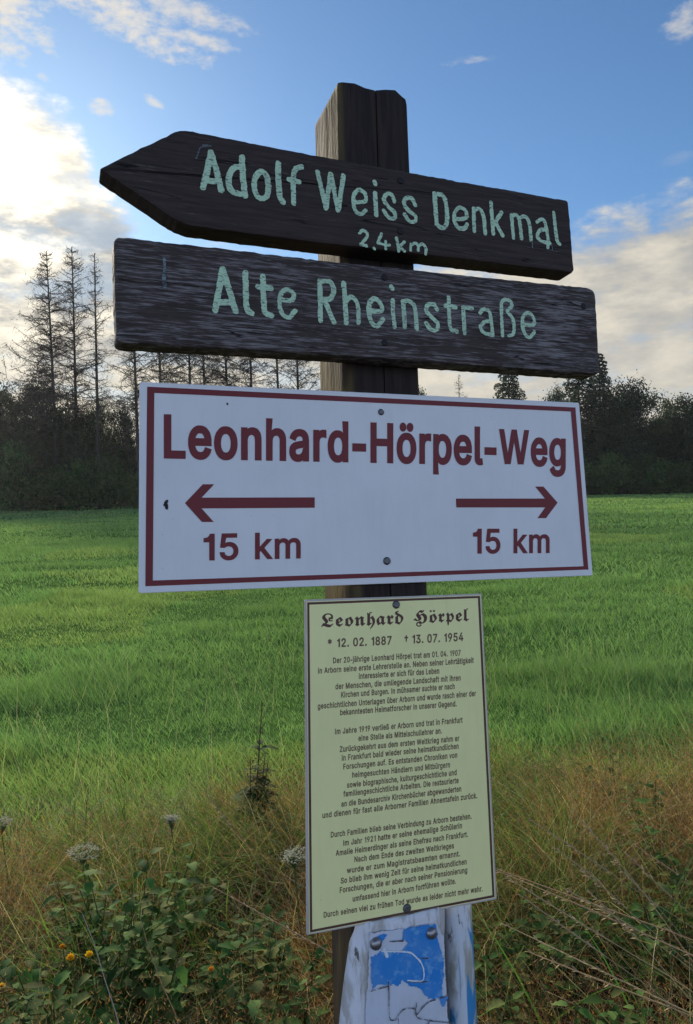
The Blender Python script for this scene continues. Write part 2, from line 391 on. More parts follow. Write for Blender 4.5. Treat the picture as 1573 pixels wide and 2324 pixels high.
M['verge'] = leafmat('verge_grass', (1, 1, 1, 1), .35)
DRY = [(.36, .19, .080), (.44, .285, .125), (.56, .45, .24), (.20, .115, .055), (.68, .58, .37)]
def build_verge():
    A = Acc(); D = Acc()
    for (r0, r1, n, w) in ((1.05, 2.4, 27000, .0042), (2.4, 3.6, 52000, .0046), (3.6, 5.6, 60000, .0052)):
        x, y = wedge(n, r0, r1, 38)
        e = verge_edge(x); k = (y < e + .07 * rng.normal(0, 1, n)) & (np.hypot(x - .07, y - .8) > .16); x, y = x[k], y[k]; gap = fbm(x * 4.2, y * 4.2, 71, 3); k = rng.uniform(0, 1, len(x)) < np.clip((gap - .40) * 8, .10, 1); x, y = x[k], y[k]; n = len(x)
        gn = fbm(x * 1.6 + 3, y * 1.6, 61, 3); tall = fbm(x * 1.1, y * 1.1 + 7, 67, 3)
        fade = np.clip((verge_edge(x) - y) / .14, .6, 1)
        green = rng.uniform(0, 1, n) < np.clip(.13 + 2.6 * (gn - .50), .04, .8)
        h = (.15 + .36 * tall) * rng.uniform(.45, 1.25, n) * fade
        h = np.minimum(h, .62)
        cg = pick([(.095, .19, .040), (.135, .24, .055), (.17, .22, .07), (.06, .12, .03)], n, .3)
        cdry = pick(DRY, n, .35, [.27, .22, .15, .26, .10])
        col = np.where(green[:, None], cg, cdry)
        ww = np.where(green, w * rng.uniform(.7, 1.6, n), w * rng.uniform(.35, .7, n))
        az = np.where(rng.uniform(0, 1, n) < .35, R(165) + rng.normal(0, .7, n), rng.uniform(0, 6.28, n))
        A.add(*blades(np.stack([x, y, gz(x, y) - .01], 1), h, az, rng.uniform(.05, .8, n), rng.uniform(.0, 1.3, n), ww, col, 4, col * np.array([[1.2, 1.15, 1.1]])))
        # fine brown panicles: little flakes around the tips of dry stems
        k = rng.choice(n, n // 5, replace=False); k = k[(~green[k])]
        for rep in range(12):
            m = len(k); p = np.stack([x[k], y[k], gz(x[k], y[k]) + h[k] * rng.uniform(.75, 1.15, m)], 1) + rng.normal(0, .025, (m, 3))
            c = pick([(.30, .14, .06), (.24, .12, .055), (.40, .27, .14)], m, .3)
            D.add(*blades(p, rng.uniform(.005, .014, m), rng.uniform(0, 6.28, m), rng.uniform(.2, 1, m), rng.uniform(0, .5, m), np.full(m, .0026), c, 1))
    x, y = wedge(420, 1.5, 3.3, 36); k = (fbm(x * 1.2 + 3, y * 1.2, 83, 2) > .5); x, y = x[k], y[k]; n = len(x); c = pick([(.10, .24, .04), (.14, .29, .06), (.08, .19, .04)], n, .2)
    A.add(*blades(np.stack([x, y, gz(x, y)], 1), rng.uniform(.22, .5, n), rng.uniform(0, 6.28, n), rng.uniform(.1, .4, n), rng.uniform(.2, .9, n), rng.uniform(.006, .011, n), c, 6))
    o = link('verge_grass', A.mesh('verge_grass'), M['verge']); tag(o, 'tangled rusty brown and green grass of the field verge', 'grass', kind='stuff')
    o = link('grass_seed_haze', D.mesh('grass_seed_haze'), M['verge']); tag(o, 'fine reddish brown seed heads floating over the verge grass', 'seed heads', kind='stuff')
build_verge()

# ------------------------------------------------------------------ small plants
def on_ground(px, py, h=0.0):
    """point where the photo ray meets the ground raised by h"""
    d = ray(px, py); lo, hi = .3, 300.0
    f = lambda t: CAM.z + d.z * t - (float(gz(d.x * t, d.y * t)) + h)
    for _ in range(60):
        m = (lo + hi) / 2
        if f(m) > 0: lo = m
        else: hi = m
    return CAM + d * lo
def tube_np(pts, rad, sides=5):
    pts = [Vector(p) for p in pts]; V = []; F = []
    for i, p in enumerate(pts):
        a = pts[max(i - 1, 0)]; b = pts[min(i + 1, len(pts) - 1)]
        t = (b - a).normalized(); u = t.cross(Vector((.31, .17, .93))).normalized(); v = t.cross(u)
        for k in range(sides):
            q = 2 * math.pi * k / sides; V.append(p + (u * math.cos(q) + v * math.sin(q)) * rad[i])
    for i in range(len(pts) - 1):
        for k in range(sides):
            F.append((i * sides + k, i * sides + (k + 1) % sides, (i + 1) * sides + (k + 1) % sides, (i + 1) * sides + k))
    return np.array(V), np.array(F)
def leaf(base, d, up, L, Wd, fold=.25, droop=.3, n=6, serr=.12):
    """pointed leaf with a fold along the midrib and toothed edges"""
    d = Vector(d).normalized(); s = d.cross(Vector(up)).normalized(); u = s.cross(d).normalized()
    V = []; F = []
    for i in range(n + 1):
        t = i / n; wdt = Wd * .5 * (math.sin(math.pi * min(1, t ** .75)) ** .8) * (1 + serr * (1 if i % 2 else -1)) if 0 < i < n else 0.0
        c = Vector(base) + d * (L * t) - u * (droop * L * t * t)
        V += [c + s * wdt + u * fold * wdt, c, c - s * wdt + u * fold * wdt]
    for i in range(n):
        a = 3 * i; F += [(a, a + 1, a + 4, a + 3), (a + 1, a + 2, a + 5, a + 4)]
    return np.array(V), np.array(F)
M['weed'] = leafmat('weed_leaf', (1, 1, 1, 1), .32, .75, .05)
M['stem'] = leafmat('plant_stem', (1, 1, 1, 1), .1)
E0 = np.zeros((0, 3), int)
def nettle(loc, h, seed, label, group=None, wide=1.0, name='leafy_weed', cat='weed'):
    rd = random.Random(seed); root = empty(name, Matrix.Translation(loc)); tag(root, label, cat, group)
    SA = Acc(); LA = Acc()
    for s in range(rd.randint(6, 9)):
        a = rd.uniform(0, 6.28); r = rd.uniform(.0, .10) * wide; ln = rd.uniform(.1, .5) * wide; hh = h * rd.uniform(.55, 1.0)
        P = [Vector((math.cos(a) * (r + ln * hh * t * t), math.sin(a) * (r + ln * hh * t * t), hh * t * (1 - .12 * t * ln))) for t in (0, .25, .5, .75, 1)]
        V, F = tube_np(P, [.0035, .003, .0026, .002, .0012], 5); SA.add(V, E0, F, np.tile((.06, .075, .025), (len(V), 1)))
        for i in range(9):
            t = .22 + .78 * i / 8; k = min(3, int(t * 4)); f = t * 4 - k; p = P[k].lerp(P[k + 1], f)
            b = a + i * 1.9 + rd.uniform(-.4, .4)
            for sg in (0, math.pi):
                dd = Vector((math.cos(b + sg), math.sin(b + sg), rd.uniform(-.3, .9))); L = rd.uniform(.03, .082) * (1.15 - .5 * t)
                V, F = leaf(p + dd.normalized() * .012, dd, (0, 0, 1), L, L * rd.uniform(.55, .72), rd.uniform(.1, .4), rd.uniform(.15, .5))
                g = rd.uniform(.5, 1.35); base = np.array(rd.choice([(.075, .165, .038), (.095, .19, .045), (.13, .215, .06), (.05, .12, .03), (.16, .19, .06)])) * g
                LA.add(V, E0, F, np.tile(base, (len(V), 1)))
    link('stem', SA.mesh('weed_stem', True), M['stem'], root); link('foliage', LA.mesh('weed_foliage'), M['weed'], root)
    return root
weeds = [(180, 2255, .42, 'broad leafed weed filling the bottom left corner below the yellow flowers'), (290, 2150, .50, 'tall leafy weed behind the pair of crossing pale stalks at lower left'),
         (345, 2290, .38, 'dark leafy weed at the bottom edge between the two long stalks at left'), (250, 2090, .40, 'small pale green weed standing above the left leafy clump'),
         (560, 2225, .40, 'leafy weed with upright leaves left of the brown post foot'), (640, 2130, .34, 'leafy weed just left of the cream board lower corner'),
         (70, 2180, .34, 'low dark weed at the far left edge beside orange flowers'), (680, 2300, .30, 'small weed at the bottom edge touching the post side'),
         (130, 2300, .40, 'dark green weed at the bottom edge right of the corner clump'), (430, 2200, .36, 'leafy weed between the brown stalk and the post'), (225, 2210, .46, 'dense leafy weed under the yellow flower pair'),
         (1400, 1780, .34, 'low leafy weed in the brown grass right of the cream board, nearest the meadow'), (1560, 1960, .36, 'leafy weed cut by the right edge above the dry stalks'), (1200, 2240, .30, 'small weed low in the dark grass right of the pole'), (1420, 2290, .32, 'green weed at the bottom edge under the bent dry stalks'),
         (1530, 2100, .34, 'round leafed weed near the right edge among the dry stalks'), (1250, 2130, .30, 'small green weed right of the white painted pole'),
         (1490, 1860, .36, 'dark green leafy weed at right edge below the meadow edge')]
for i, (px, py, h, lb) in enumerate(weeds):
    p = on_ground(px, py, h * .6); p.z = float(gz(p.x, p.y)) - .01
    nettle(p, h, 100 + i, lb, 'leafy weeds along the verge', 1.25 if i < 7 else 1.0)

M['straw'] = leafmat('dry_straw', (1, 1, 1, 1), .15)
def stalk(base, tip, sag, label, group=None, rad=.0018, head=True, col=(.42, .33, .19), seed=0):
    rd = random.Random(seed); base = Vector(base); tip = Vector(tip); A = Acc()
    root = empty('grass_stalk', Matrix.Translation(base)); tag(root, label, 'grass stalk', group)
    P = []; bz = rd.uniform(-.05, .03) if group else 0.0; by = rd.uniform(-.06, .06) if group else 0.0
    for i in range(9):
        t = i / 8; p = (tip - base) * t; p.z += sag * math.sin(math.pi * t) + bz * math.sin(math.pi * t * .5) ** 3; p.y += by * math.sin(math.pi * t); P.append(p + Vector((rd.uniform(-1, 1), rd.uniform(-1, 1), rd.uniform(-1, 1))) * .004)
    V, F = tube_np(P, [rad * (1 - .65 * i / 8) for i in range(9)], 5); A.add(V, E0, F, np.tile(col, (len(V), 1)))
    link('stem', A.mesh('stalk_stem', True), M['straw'], root)
    if head:
        H = Acc(); d = (P[8] - P[6]).normalized(); V, F = tube_np([P[6], P[7], P[8]], [.0016, .0018, .001], 4); H.add(V, E0, F, np.tile(col, (len(V), 1)))
        for k in range(30):
            t = rd.uniform(0, 1); p = P[8] - (P[8] - P[6]) * t
            q = (d + Vector((rd.uniform(-1, 1), rd.uniform(-1, 1), rd.uniform(-1, 1))) * .55).normalized(); L = rd.uniform(.008, .02)
            V, F = leaf(p, q, (0, 0, 1), L, .0035, .2, .2, 3, 0); c = np.array((.44, .34, .20)) * rd.uniform(.7, 1.25)
            H.add(V, E0, F, np.tile(c, (len(V), 1)))
        link('seed_head', H.mesh('stalk_head'), M['straw'], root)
    return root
def stalk_px(b, t, db, dt, sag, label, group=None, **k):
    B = CAM + ray(*b) * db; T = CAM + ray(*t) * dt
    d = (B - T); zb = float(gz(B.x, B.y))
    if B.z > zb: B = B + d * ((B.z - zb) / max(.05, -d.z)) * .8; B.z = min(B.z, zb + .02)
    stalk(B, T, sag, label, group, **k)
stalk_px((272, 2323), (190, 2070), 1.75, 1.85, .01, 'long pale stalk leaning left at lower left, the greyer of two', rad=.0022, head=False, col=(.40, .36, .28), seed=1)
stalk_px((403, 2323), (319, 2084), 1.75, 1.85, .01, 'long tan stalk leaning left at lower left, the browner of two', rad=.0022, head=False, col=(.40, .25, .12), seed=2)
stalk_px((700, 2125), (480, 2010), 2.0, 2.2, .02, 'thin brown stalk lying nearly flat left of the cream board', rad=.0016, col=(.34, .22, .12), seed=3)
stalk_px((560, 1920), (469, 1805), 2.7, 2.8, .01, 'short tan stalk leaning left in the brown grass at left', rad=.002, col=(.42, .28, .13), seed=4)
G = 'pale dry stalks bent leftward right of the post'; LB = 'pale dry grass stalk bent to the left, right of the post'
for i, (b, t, db) in enumerate([((1567, 2178), (1252, 1911), 1.9), ((1470, 2190), (1150, 1975), 1.8), ((1400, 2080), (1130, 1965), 2.0), ((1560, 2230), (1280, 1990), 1.8), ((1573, 2060), (1420, 1905), 2.2),
                                ((1500, 2100), (1310, 1870), 2.2), ((1440, 2230), (1180, 2010), 1.75), ((1350, 2200), (1140, 2090), 1.75), ((1573, 1990), (1440, 1890), 2.4), ((1560, 2150), (1390, 1960), 2.0),
                                ((1330, 2050), (1130, 1990), 1.95), ((1500, 2290), (1190, 2120), 1.7), ((1420, 2010), (1200, 1880), 2.3), ((1530, 2260), (1330, 2040), 1.8)]):
    stalk_px(b, t, db, db + .15, .015 + .02 * (i % 4), LB, G, rad=.0013 + .0004 * (i % 3), seed=10 + i, col=(.42 + .05 * (i % 3), .32 + .03 * (i % 2), .18))

def umbel(px, py, dist, r, label):
    top = CAM + ray(px, py) * dist; zb = float(gz(top.x, top.y)); root = empty('umbel_flower', Matrix.Translation((top.x, top.y, zb))); tag(root, label, 'wild flower', None)
    h = top.z - zb; SA = Acc(); FA = Acc(); rd = random.Random(int(px))
    V, F = tube_np([(.03, .02, 0), (.01, .01, h * .5), (0, 0, h - .05)], [.003, .0025, .002]); SA.add(V, E0, F, np.tile((.09, .11, .04), (len(V), 1)))
    for k in range(22):
        a = k * 2.4; rr = r * math.sqrt((k + .5) / 22) * rd.uniform(.8, 1.2); p = Vector((math.cos(a) * rr, math.sin(a) * rr, h - .25 * rr + rd.uniform(-.25, .2) * r))
        V, F = tube_np([(0, 0, h - .05), (p.x * .6, p.y * .6, h - .02), p], [.0012, .001, .0008], 4); SA.add(V, E0, F, np.tile((.10, .13, .05), (len(V), 1)))
        for j in range(12):
            q = p + Vector((rd.gauss(0, .007), rd.gauss(0, .007), rd.gauss(0, .003))); b = rd.uniform(0, 6.28)
            V, F = leaf(q, (math.cos(b), math.sin(b), .4), (0, 0, 1), .007, .006, .1, .1, 2, 0); FA.add(V, E0, F, np.tile(np.array((.50, .50, .38)) * rd.uniform(.55, 1.1), (len(V), 1)))
    link('stem', SA.mesh('umbel_stem', True), M['stem'], root); link('blossom', FA.mesh('umbel_blossom'), M['weed'], root)
umbel(188, 1926, 2.5, .050, 'creamy white umbel flower in the brown grass at left')
umbel(668, 1934, 2.35, .042, 'creamy white umbel flower close beside the cream board')
umbel(389, 1854, 2.75, .020, 'small pale umbel flower between the two larger ones')
umbel(4, 1860, 2.7, .034, 'pale umbel flower cut by the left edge')
def yflower(px, py, dist, r, col, label):
    top = CAM + ray(px, py) * dist; zb = float(gz(top.x, top.y)); root = empty('yellow_flower', Matrix.Translation((top.x, top.y, zb))); tag(root, label, 'wild flower')
    h = top.z - zb; SA = Acc(); FA = Acc(); rd = random.Random(int(px))
    V, F = tube_np([(.02, .03, 0), (.01, .01, h * .6), (0, 0, h)], [.002, .0017, .0014]); SA.add(V, E0, F, np.tile((.07, .10, .03), (len(V), 1)))
    for k in range(11):
        a = k * 2 * math.pi / 11; d = Vector((math.cos(a), math.sin(a) * .5 - .5, .5 + .5 * math.sin(a)))
        V, F = leaf((0, 0, h), d, (0, -1, .3), r * rd.uniform(.85, 1.1), r * .5, .1, .1, 3, 0); FA.add(V, E0, F, np.tile(np.array(col) * rd.uniform(.8, 1.1), (len(V), 1)))
    link('stem', SA.mesh('flower_stem', True), M['stem'], root); link('petals', FA.mesh('flower_petals'), M['weed'], root)
yflower(162, 2173, 1.9, .013, (.75, .36, .02), 'orange yellow flower above the bottom left weeds, left of a pair')
yflower(204, 2166, 1.9, .012, (.80, .45, .02), 'yellow flower above the bottom left weeds, right of a pair')
yflower(143, 2148, 2.0, .010, (.55, .22, .02), 'dull orange flower just above the yellow pair')
yflower(480, 2199, 1.85, .009, (.60, .22, .03), 'single orange flower low in the grass left of the post')
yflower(6, 2238, 1.8, .011, (.75, .40, .02), 'yellow flower at the left edge near the bottom')
def dock(px0, py0, px1, py1, dist, label):
    b = CAM + ray(px0, py0) * dist; t = CAM + ray(px1, py1) * dist; zb = float(gz(b.x, b.y)); root = empty('dock_plant', Matrix.Translation((b.x, b.y, zb))); tag(root, label, 'wild plant')
    h = t.z - zb; SA = Acc(); FA = Acc(); LA = Acc(); rd = random.Random(5)
    def stem(P, r): 
        V, F = tube_np(P, r, 5); SA.add(V, E0, F, np.tile((.07, .05, .03), (len(V), 1)))
    dx = t.x - b.x
    for s in range(5):
        ox = rd.uniform(-.09, .05); hh = h * (1 if s == 0 else rd.uniform(.5, .78)); P = [Vector((ox * .3 + (dx + ox) * q * (1 if s == 0 else .6), rd.uniform(-.02, .02), hh * q)) for q in (0, .3, .6, 1)]
        stem(P, [.004, .0035, .003, .0015])
        for k in range(130 if s == 0 else 90):
            q = rd.uniform(.45, 1) ** .8; i = min(2, int(q * 3)); p = P[i].lerp(P[i + 1], min(1, q * 3 - i)) + Vector((rd.gauss(0, .013), rd.gauss(0, .013), 0)); a = rd.uniform(0, 6.28)
            V, F = leaf(p, (math.cos(a), math.sin(a), rd.uniform(-.6, .6)), (0, 0, 1), rd.uniform(.008, .014), .007, .1, .2, 2, 0)
            FA.add(V, E0, F, np.tile(np.array((.10, .055, .03)) * rd.uniform(.6, 1.5), (len(V), 1)))
        for k in range(40):
            q = rd.uniform(.1, .78); i = min(2, int(q * 3)); p = P[i].lerp(P[i + 1], q * 3 - i); a = rd.uniform(0, 6.28); L = rd.uniform(.045, .085)
            V, F = leaf(p, (math.cos(a), math.sin(a), .5), (0, 0, 1), L, L * .45, .2, .5); LA.add(V, E0, F, np.tile(np.array((.06, .105, .034)) * rd.uniform(.7, 1.3), (len(V), 1)))
    link('stem', SA.mesh('dock_stem', True), M['stem'], root); link('seed_head', FA.mesh('dock_seeds'), M['weed'], root); link('foliage', LA.mesh('dock_foliage'), M['weed'], root)
dock(570, 1840, 597, 1592, 3.3, 'tall dark seeded dock plant at the meadow edge left of the cream board')

# ------------------------------------------------------------------ trees
def leafmesh(P, size, cols, name, flat=.0):
    n = len(P); N = rng.normal(0, 1, (n, 3)); N[:, 2] += flat * np.sign(N[:, 2]); N /= np.linalg.norm(N, axis=1)[:, None]
    U = np.cross(N, rng.normal(0, 1, (n, 3))); U /= np.linalg.norm(U, axis=1)[:, None]; Vv = np.cross(N, U)
    s = size[:, None] * .5
    V = np.stack([P - U * s, P - Vv * s * .55 , P + U * s, P + Vv * s * .55], 1).reshape(-1, 3)
    F = (np.arange(n) * 4)[:, None] + np.arange(4)[None]
    return npmesh(name, V, F, np.repeat(cols, 4, 0))
M['leaf_dark'] = leafmat('dark_foliage', (1, 1, 1, 1), .25)
M['bark'] = wood('bark', (.025, .021, .018, 1), (.05, .042, .036, 1), (.09, .085, .08, 1), .66, 1, .03)
M['dead'] = wood('dead_bark', (.028, .024, .021, 1), (.05, .044, .038, 1), (.08, .075, .07, 1), .66, 1, .03)
def limb(A, p, q, r0, r1, bend=.1, n=4, sides=4, col=(.04, .035, .03)):
    p = np.array(p, float); q = np.array(q, float); d = q - p; L = np.linalg.norm(d); o = rng.normal(0, bend * L, 3)
    P = [p + d * t + o * math.sin(math.pi * t) * .5 for t in np.linspace(0, 1, n)]
    V, F = tube_np(P, list(np.linspace(r0, r1, n)), sides); A.add(V, E0, F, np.tile(col, (len(V), 1))); return P
def make_round(seed, h, r, base, pal, nclump=130, per=170, ls=.21, trunk_r=.2, open_=.0):
    """broadleaf tree: trunk and limbs, crown of leaf clumps; height h, crown radius r, crown bottom at base"""
    global rng; keep = rng; rng = np.random.default_rng(seed)
    T = Acc(); limb(T, (0, 0, -.3), (rng.normal(0, .2), rng.normal(0, .2), h * .72), trunk_r, trunk_r * .35, .03, 7, 7)
    cz = (h + base) / 2; hz = (h - base) / 2; C = []
    while len(C) < nclump:
        p = rng.uniform(-1, 1, 3); q = np.linalg.norm(p)
        if q > 1 or q < .35 * rng.uniform(0, 1.4): continue
        a = math.atan2(p[1], p[0]); lob = 1 + .22 * math.sin(3 * a + seed) + .12 * math.sin(5 * a + 2 * seed + 3 * p[2])
        tp = 1 - .25 * max(0, p[2]) 
        C.append((p[0] * r * lob * tp, p[1] * r * lob * tp, cz + p[2] * hz * (1 + .08 * math.sin(4 * a + seed))))
    C = np.array(C)
    for c in C[rng.choice(len(C), 26, replace=False)]:
        z0 = max(base * .8, min(c[2] - .2 * h * rng.uniform(.2, 1), h * .65)); limb(T, (0, 0, z0), c, trunk_r * .3, .02, .12, 4, 4)
    rad = r * .17 * rng.uniform(.6, 1.35, nclump)
    k = rng.integers(0, nclump, nclump * per); P = C[k] + rng.normal(0, 1, (len(k), 3)) * rad[k][:, None] * np.array([1, 1, .8])
    cols = pick(pal, nclump, .35)[k] * rng.uniform(.7, 1.3, (len(k), 1))
    me = leafmesh(P, ls * rng.uniform(.6, 1.4, len(k)), cols, 'crown'); tm = T.mesh('trunk', True); rng = keep; return tm, me
def make_fir(seed, h, r, pal, dens=1.0):
    global rng; keep = rng; rng = np.random.default_rng(seed)
    T = Acc(); limb(T, (0, 0, -.3), (0, 0, h * .98), .2, .02, .0, 8, 7); P = []; C = []
    z = .09 * h
    while z < h * .985:
        f = 1 - z / h; nb = rng.integers(5, 8); a0 = rng.uniform(0, 6.28)
        for b in range(nb):
            a = a0 + b * 6.283 / nb + rng.normal(0, .15); L = r * (f ** .75) * rng.uniform(.65, 1.12) + .12
            n = int(dens * (14 + 95 * L / r)); t = rng.uniform(.12, 1, n) ** .8
            x = np.cos(a) * L * t; y = np.sin(a) * L * t; zz = z + L * (.12 * t - .42 * t * t) + rng.normal(0, .06 * L, n) - .1 * L * rng.uniform(0, 1, n)
            w = rng.normal(0, .21 * L, n) * (1 - .6 * t); P.append(np.stack([x - np.sin(a) * w, y + np.cos(a) * w, zz], 1)); C.append(np.tile(pick(pal, 1, .3), (n, 1)))
            limb(T, (0, 0, z), (math.cos(a) * L * .9, math.sin(a) * L * .9, z - .2 * L), .03, .008, .04, 3, 3)
        z += h * .026 * rng.uniform(.8, 1.25)
    P = np.concatenate(P); C = np.concatenate(C) * rng.uniform(.7, 1.3, (len(P), 1))
    me = leafmesh(P, (.14 + .13 * rng.uniform(0, 1, len(P))) * h / 13, C, 'crown'); tm = T.mesh('trunk', True); rng = keep; return tm, me
def make_dead(seed, h, lean, branchy=1.0, start=.25, left=0.0):
    """dead spruce: bare mast with whorls of thin drooping twiggy branches"""
    global rng; keep = rng; rng = np.random.default_rng(seed)
    T = Acc(); B = Acc(); top = (lean, 0, h)
    limb(T, (0, 0, -.3), top, .19, .035, .004, 10, 7)
    z = start * h; tw = []
    while z < h * .985:
        f = 1 - z / h; nb = max(3, int(rng.integers(4, 7) * branchy)); c = np.array((lean * z / h, 0, z))
        for b in range(nb):
            a = rng.uniform(0, 6.28)
            if left and rng.uniform() < left: a = math.pi + rng.normal(0, .7)
            L = (.4 + 3.3 * min(1, f * 2.2) * rng.uniform(.15, 1.0) ** 1.3) * (.7 if branchy < .9 else 1.0); rise = rng.normal(-.02, .33) + .45 * (1 - f)
            e = c + np.array((math.cos(a) * L, math.sin(a) * L, L * rise)); Pb = limb(B, c, e, .034, .014, .26, 5, 3)
            for s in range(int(17 * L)):
                t = rng.uniform(.25, 1); i = min(3, int(t * 4)); p = np.array(Pb[i]) + (np.array(Pb[i + 1]) - np.array(Pb[i])) * (t * 4 - i)
                l2 = rng.uniform(.2, .75) * min(1, L / 2); a2 = a + rng.normal(0, 1.4); q = p + np.array((math.cos(a2) * l2, math.sin(a2) * l2, rng.uniform(-.9, .7) * l2))
                tw.append((p, q))
                if rng.uniform() < .16:                       # tufts of dead needles and lichen
                    for u in range(7):
                        a3 = q + rng.normal(0, .13, 3); tw.append((a3, a3 + rng.normal(0, .14, 3)))
        z += rng.uniform(.22, .55)
    if tw:
        tw = np.array(tw); p, q = tw[:, 0], tw[:, 1]; w = rng.normal(0, 1, p.shape); w /= np.linalg.norm(w, axis=1)[:, None]; w *= .021
        V = np.stack([p - w, p + w, q], 1).reshape(-1, 3); F = (np.arange(len(p)) * 3)[:, None] + np.arange(3)[None]; B.add(V, F, np.zeros((0, 4), int), np.tile((.04, .035, .03), (len(V), 1)))
    tm = T.mesh('trunk', True); bm_ = B.mesh('branches'); rng = keep; return tm, bm_
PD = [(.030, .042, .026), (.040, .055, .030), (.022, .034, .022), (.050, .060, .034)]
PG = [(.050, .095, .030), (.070, .125, .040), (.040, .075, .028)]
PF = [(.018, .038, .022), (.026, .050, .028), (.013, .029, .018)]
PB = [(.055, .085, .030), (.075, .105, .038), (.042, .068, .026)]
VAR = {
 'round1': (make_round(1, 10, 3.6, 1.2, PD), 10, 3.6), 'round2': (make_round(2, 10, 3.0, .8, PD, 140, 170), 10, 3.0), 'round3': (make_round(3, 10, 4.2, 1.0, PG, 140, 170), 10, 4.2),
 'loose': (make_round(4, 10, 2.4, 1.5, PB, 70, 34, .30), 10, 2.4), 'bush1': (make_round(5, 4, 2.6, .1, PG, 90, 75, .26, .07), 4, 2.6), 'bush2': (make_round(6, 4, 2.2, .1, PB, 80, 60, .24, .06), 4, 2.2),
 'dark1': (make_round(14, 10, 3.4, .6, PF, 150, 190), 10, 3.4), 'dark2': (make_round(15, 10, 3.2, .4, PF, 150, 190), 10, 3.2),
 'fir1': (make_fir(7, 13, 3.0, PF), 13, 3.0), 'fir2': (make_fir(8, 13, 3.8, PF, 1.2), 13, 3.8)}
def plant_tree(kind, px, py_top, wpx, dist, label, group=None, name='tree', cat='tree', base=None):
    (tm, cm), h0, r0 = VAR[kind]
    d = ray(px, 1140); x, y = d.x * dist, d.y * dist; z = float(gz(x, y))
    t = ray(px, py_top); top = CAM.z + t.z * dist; h = top - z; r = wpx * .5 / FPX * dist
    root = empty(name, Matrix.Translation((x, y, z)) @ Matrix.Rotation(random.uniform(0, 6.28), 4, 'Z') @ Matrix.Diagonal((r / r0, r / r0, h / h0, 1))); tag(root, label, cat, group)
    link('trunk', tm, M['bark'], root); link('crown', cm, M['leaf_dark'], root); return root
GL = 'leafy trees of the left wood edge'; GR = 'trees of the right wood edge'; GB = 'bushes along the far meadow edge'; GD = 'dead bare spruces rising over the left wood'
for k, px, pt, w, ds, lb in [
    ('round1', 12, 872, 150, 68, 'dark leafy tree cut by the left edge, behind the green bush'),
    ('round2', 95, 862, 110, 69, 'dark leafy tree at the foot of the leftmost dead spruce'),
    ('round1', 160, 905, 110, 67, 'dark leafy tree below the middle of the three tall dead spruces'),
    ('round3', 225, 905, 100, 70, 'dark leafy tree below the third tall dead spruce'),
    ('round2', 282, 925, 80, 69, 'dark leafy tree touching the white sign from the left'),
    ('round1', 60, 960, 120, 66, 'low dark tree between the left edge and the dead spruces')]:
    plant_tree(k, px, pt, w, ds, lb, GL, 'leafy_tree')
for k, px, pt, w, ds, lb in [
    ('bush1', 28, 1012, 120, 63, 'rounded green bush at the left edge of the meadow'),
    ('bush2', 105, 1055, 120, 64, 'dark scrubby bush right of the rounded green one'),
    ('bush1', 180, 1050, 110, 65, 'dark bush below the three tall dead spruces'),
    ('bush2', 250, 1040, 90, 64, 'lighter open bush just left of the white sign'),
    ('bush2', 305, 1075, 70, 63, 'pale green bush half hidden by the white sign left edge'),
    ('bush1', 1380, 1030, 110, 74, 'low bush right of the white sign at the meadow edge'),
    ('bush1', 1465, 1035, 120, 73, 'dark bush below the round right hand tree'),
    ('bush2', 1550, 1050, 90, 72, 'dark bush at the right edge of the meadow')]:
    plant_tree(k, px, pt, w, ds, lb, GB, 'bush', 'bush')
for k, px, pt, w, ds, nm, lb in [
    ('fir2', 1160, 800, 190, 78, 'fir_tree', 'dark fir whose crown shows between the plank and white sign'),
    ('fir2', 1318, 800, 220, 77, 'fir_tree', 'broad dark fir behind the right end of the white sign'),
    ('fir1', 1366, 794, 165, 78, 'fir_tree', 'pointed dark fir peeking past the plank lower right corner'),
    ('dark1', 1430, 862, 150, 76, 'leafy_tree', 'rounded dark tree standing alone right of the firs'),
    ('loose', 1512, 908, 70, 95, 'leafy_tree', 'thin pale crowned tree showing farther back at right'),
    ('dark2', 1570, 900, 150, 76, 'leafy_tree', 'dark tree cut by the right edge'),
    ('dark2', 1500, 945, 135, 79, 'leafy_tree', 'low dark tree below the thin pale crowned one'),
    ('dark1', 1388, 940, 130, 77, 'leafy_tree', 'low dark tree right beside the white sign edge'),
    ('dark2', 1262, 878, 70, 84, 'leafy_tree', 'small tree top just showing between the two firs'),
    ('loose', 962, 880, 40, 84, 'leafy_tree', 'tiny tree top right of the post above the white sign')]:
    plant_tree(k, px, pt, w, ds, lb, GR, nm)
DEADV = [(make_dead(21, 21, -.35, 1.25, .34, .55), 21), (make_dead(22, 21, -.2, 1.1, .34), 21), (make_dead(23, 21, -.25, .62, .38), 21), (make_dead(24, 21, .1, 1.0, .30), 21)]
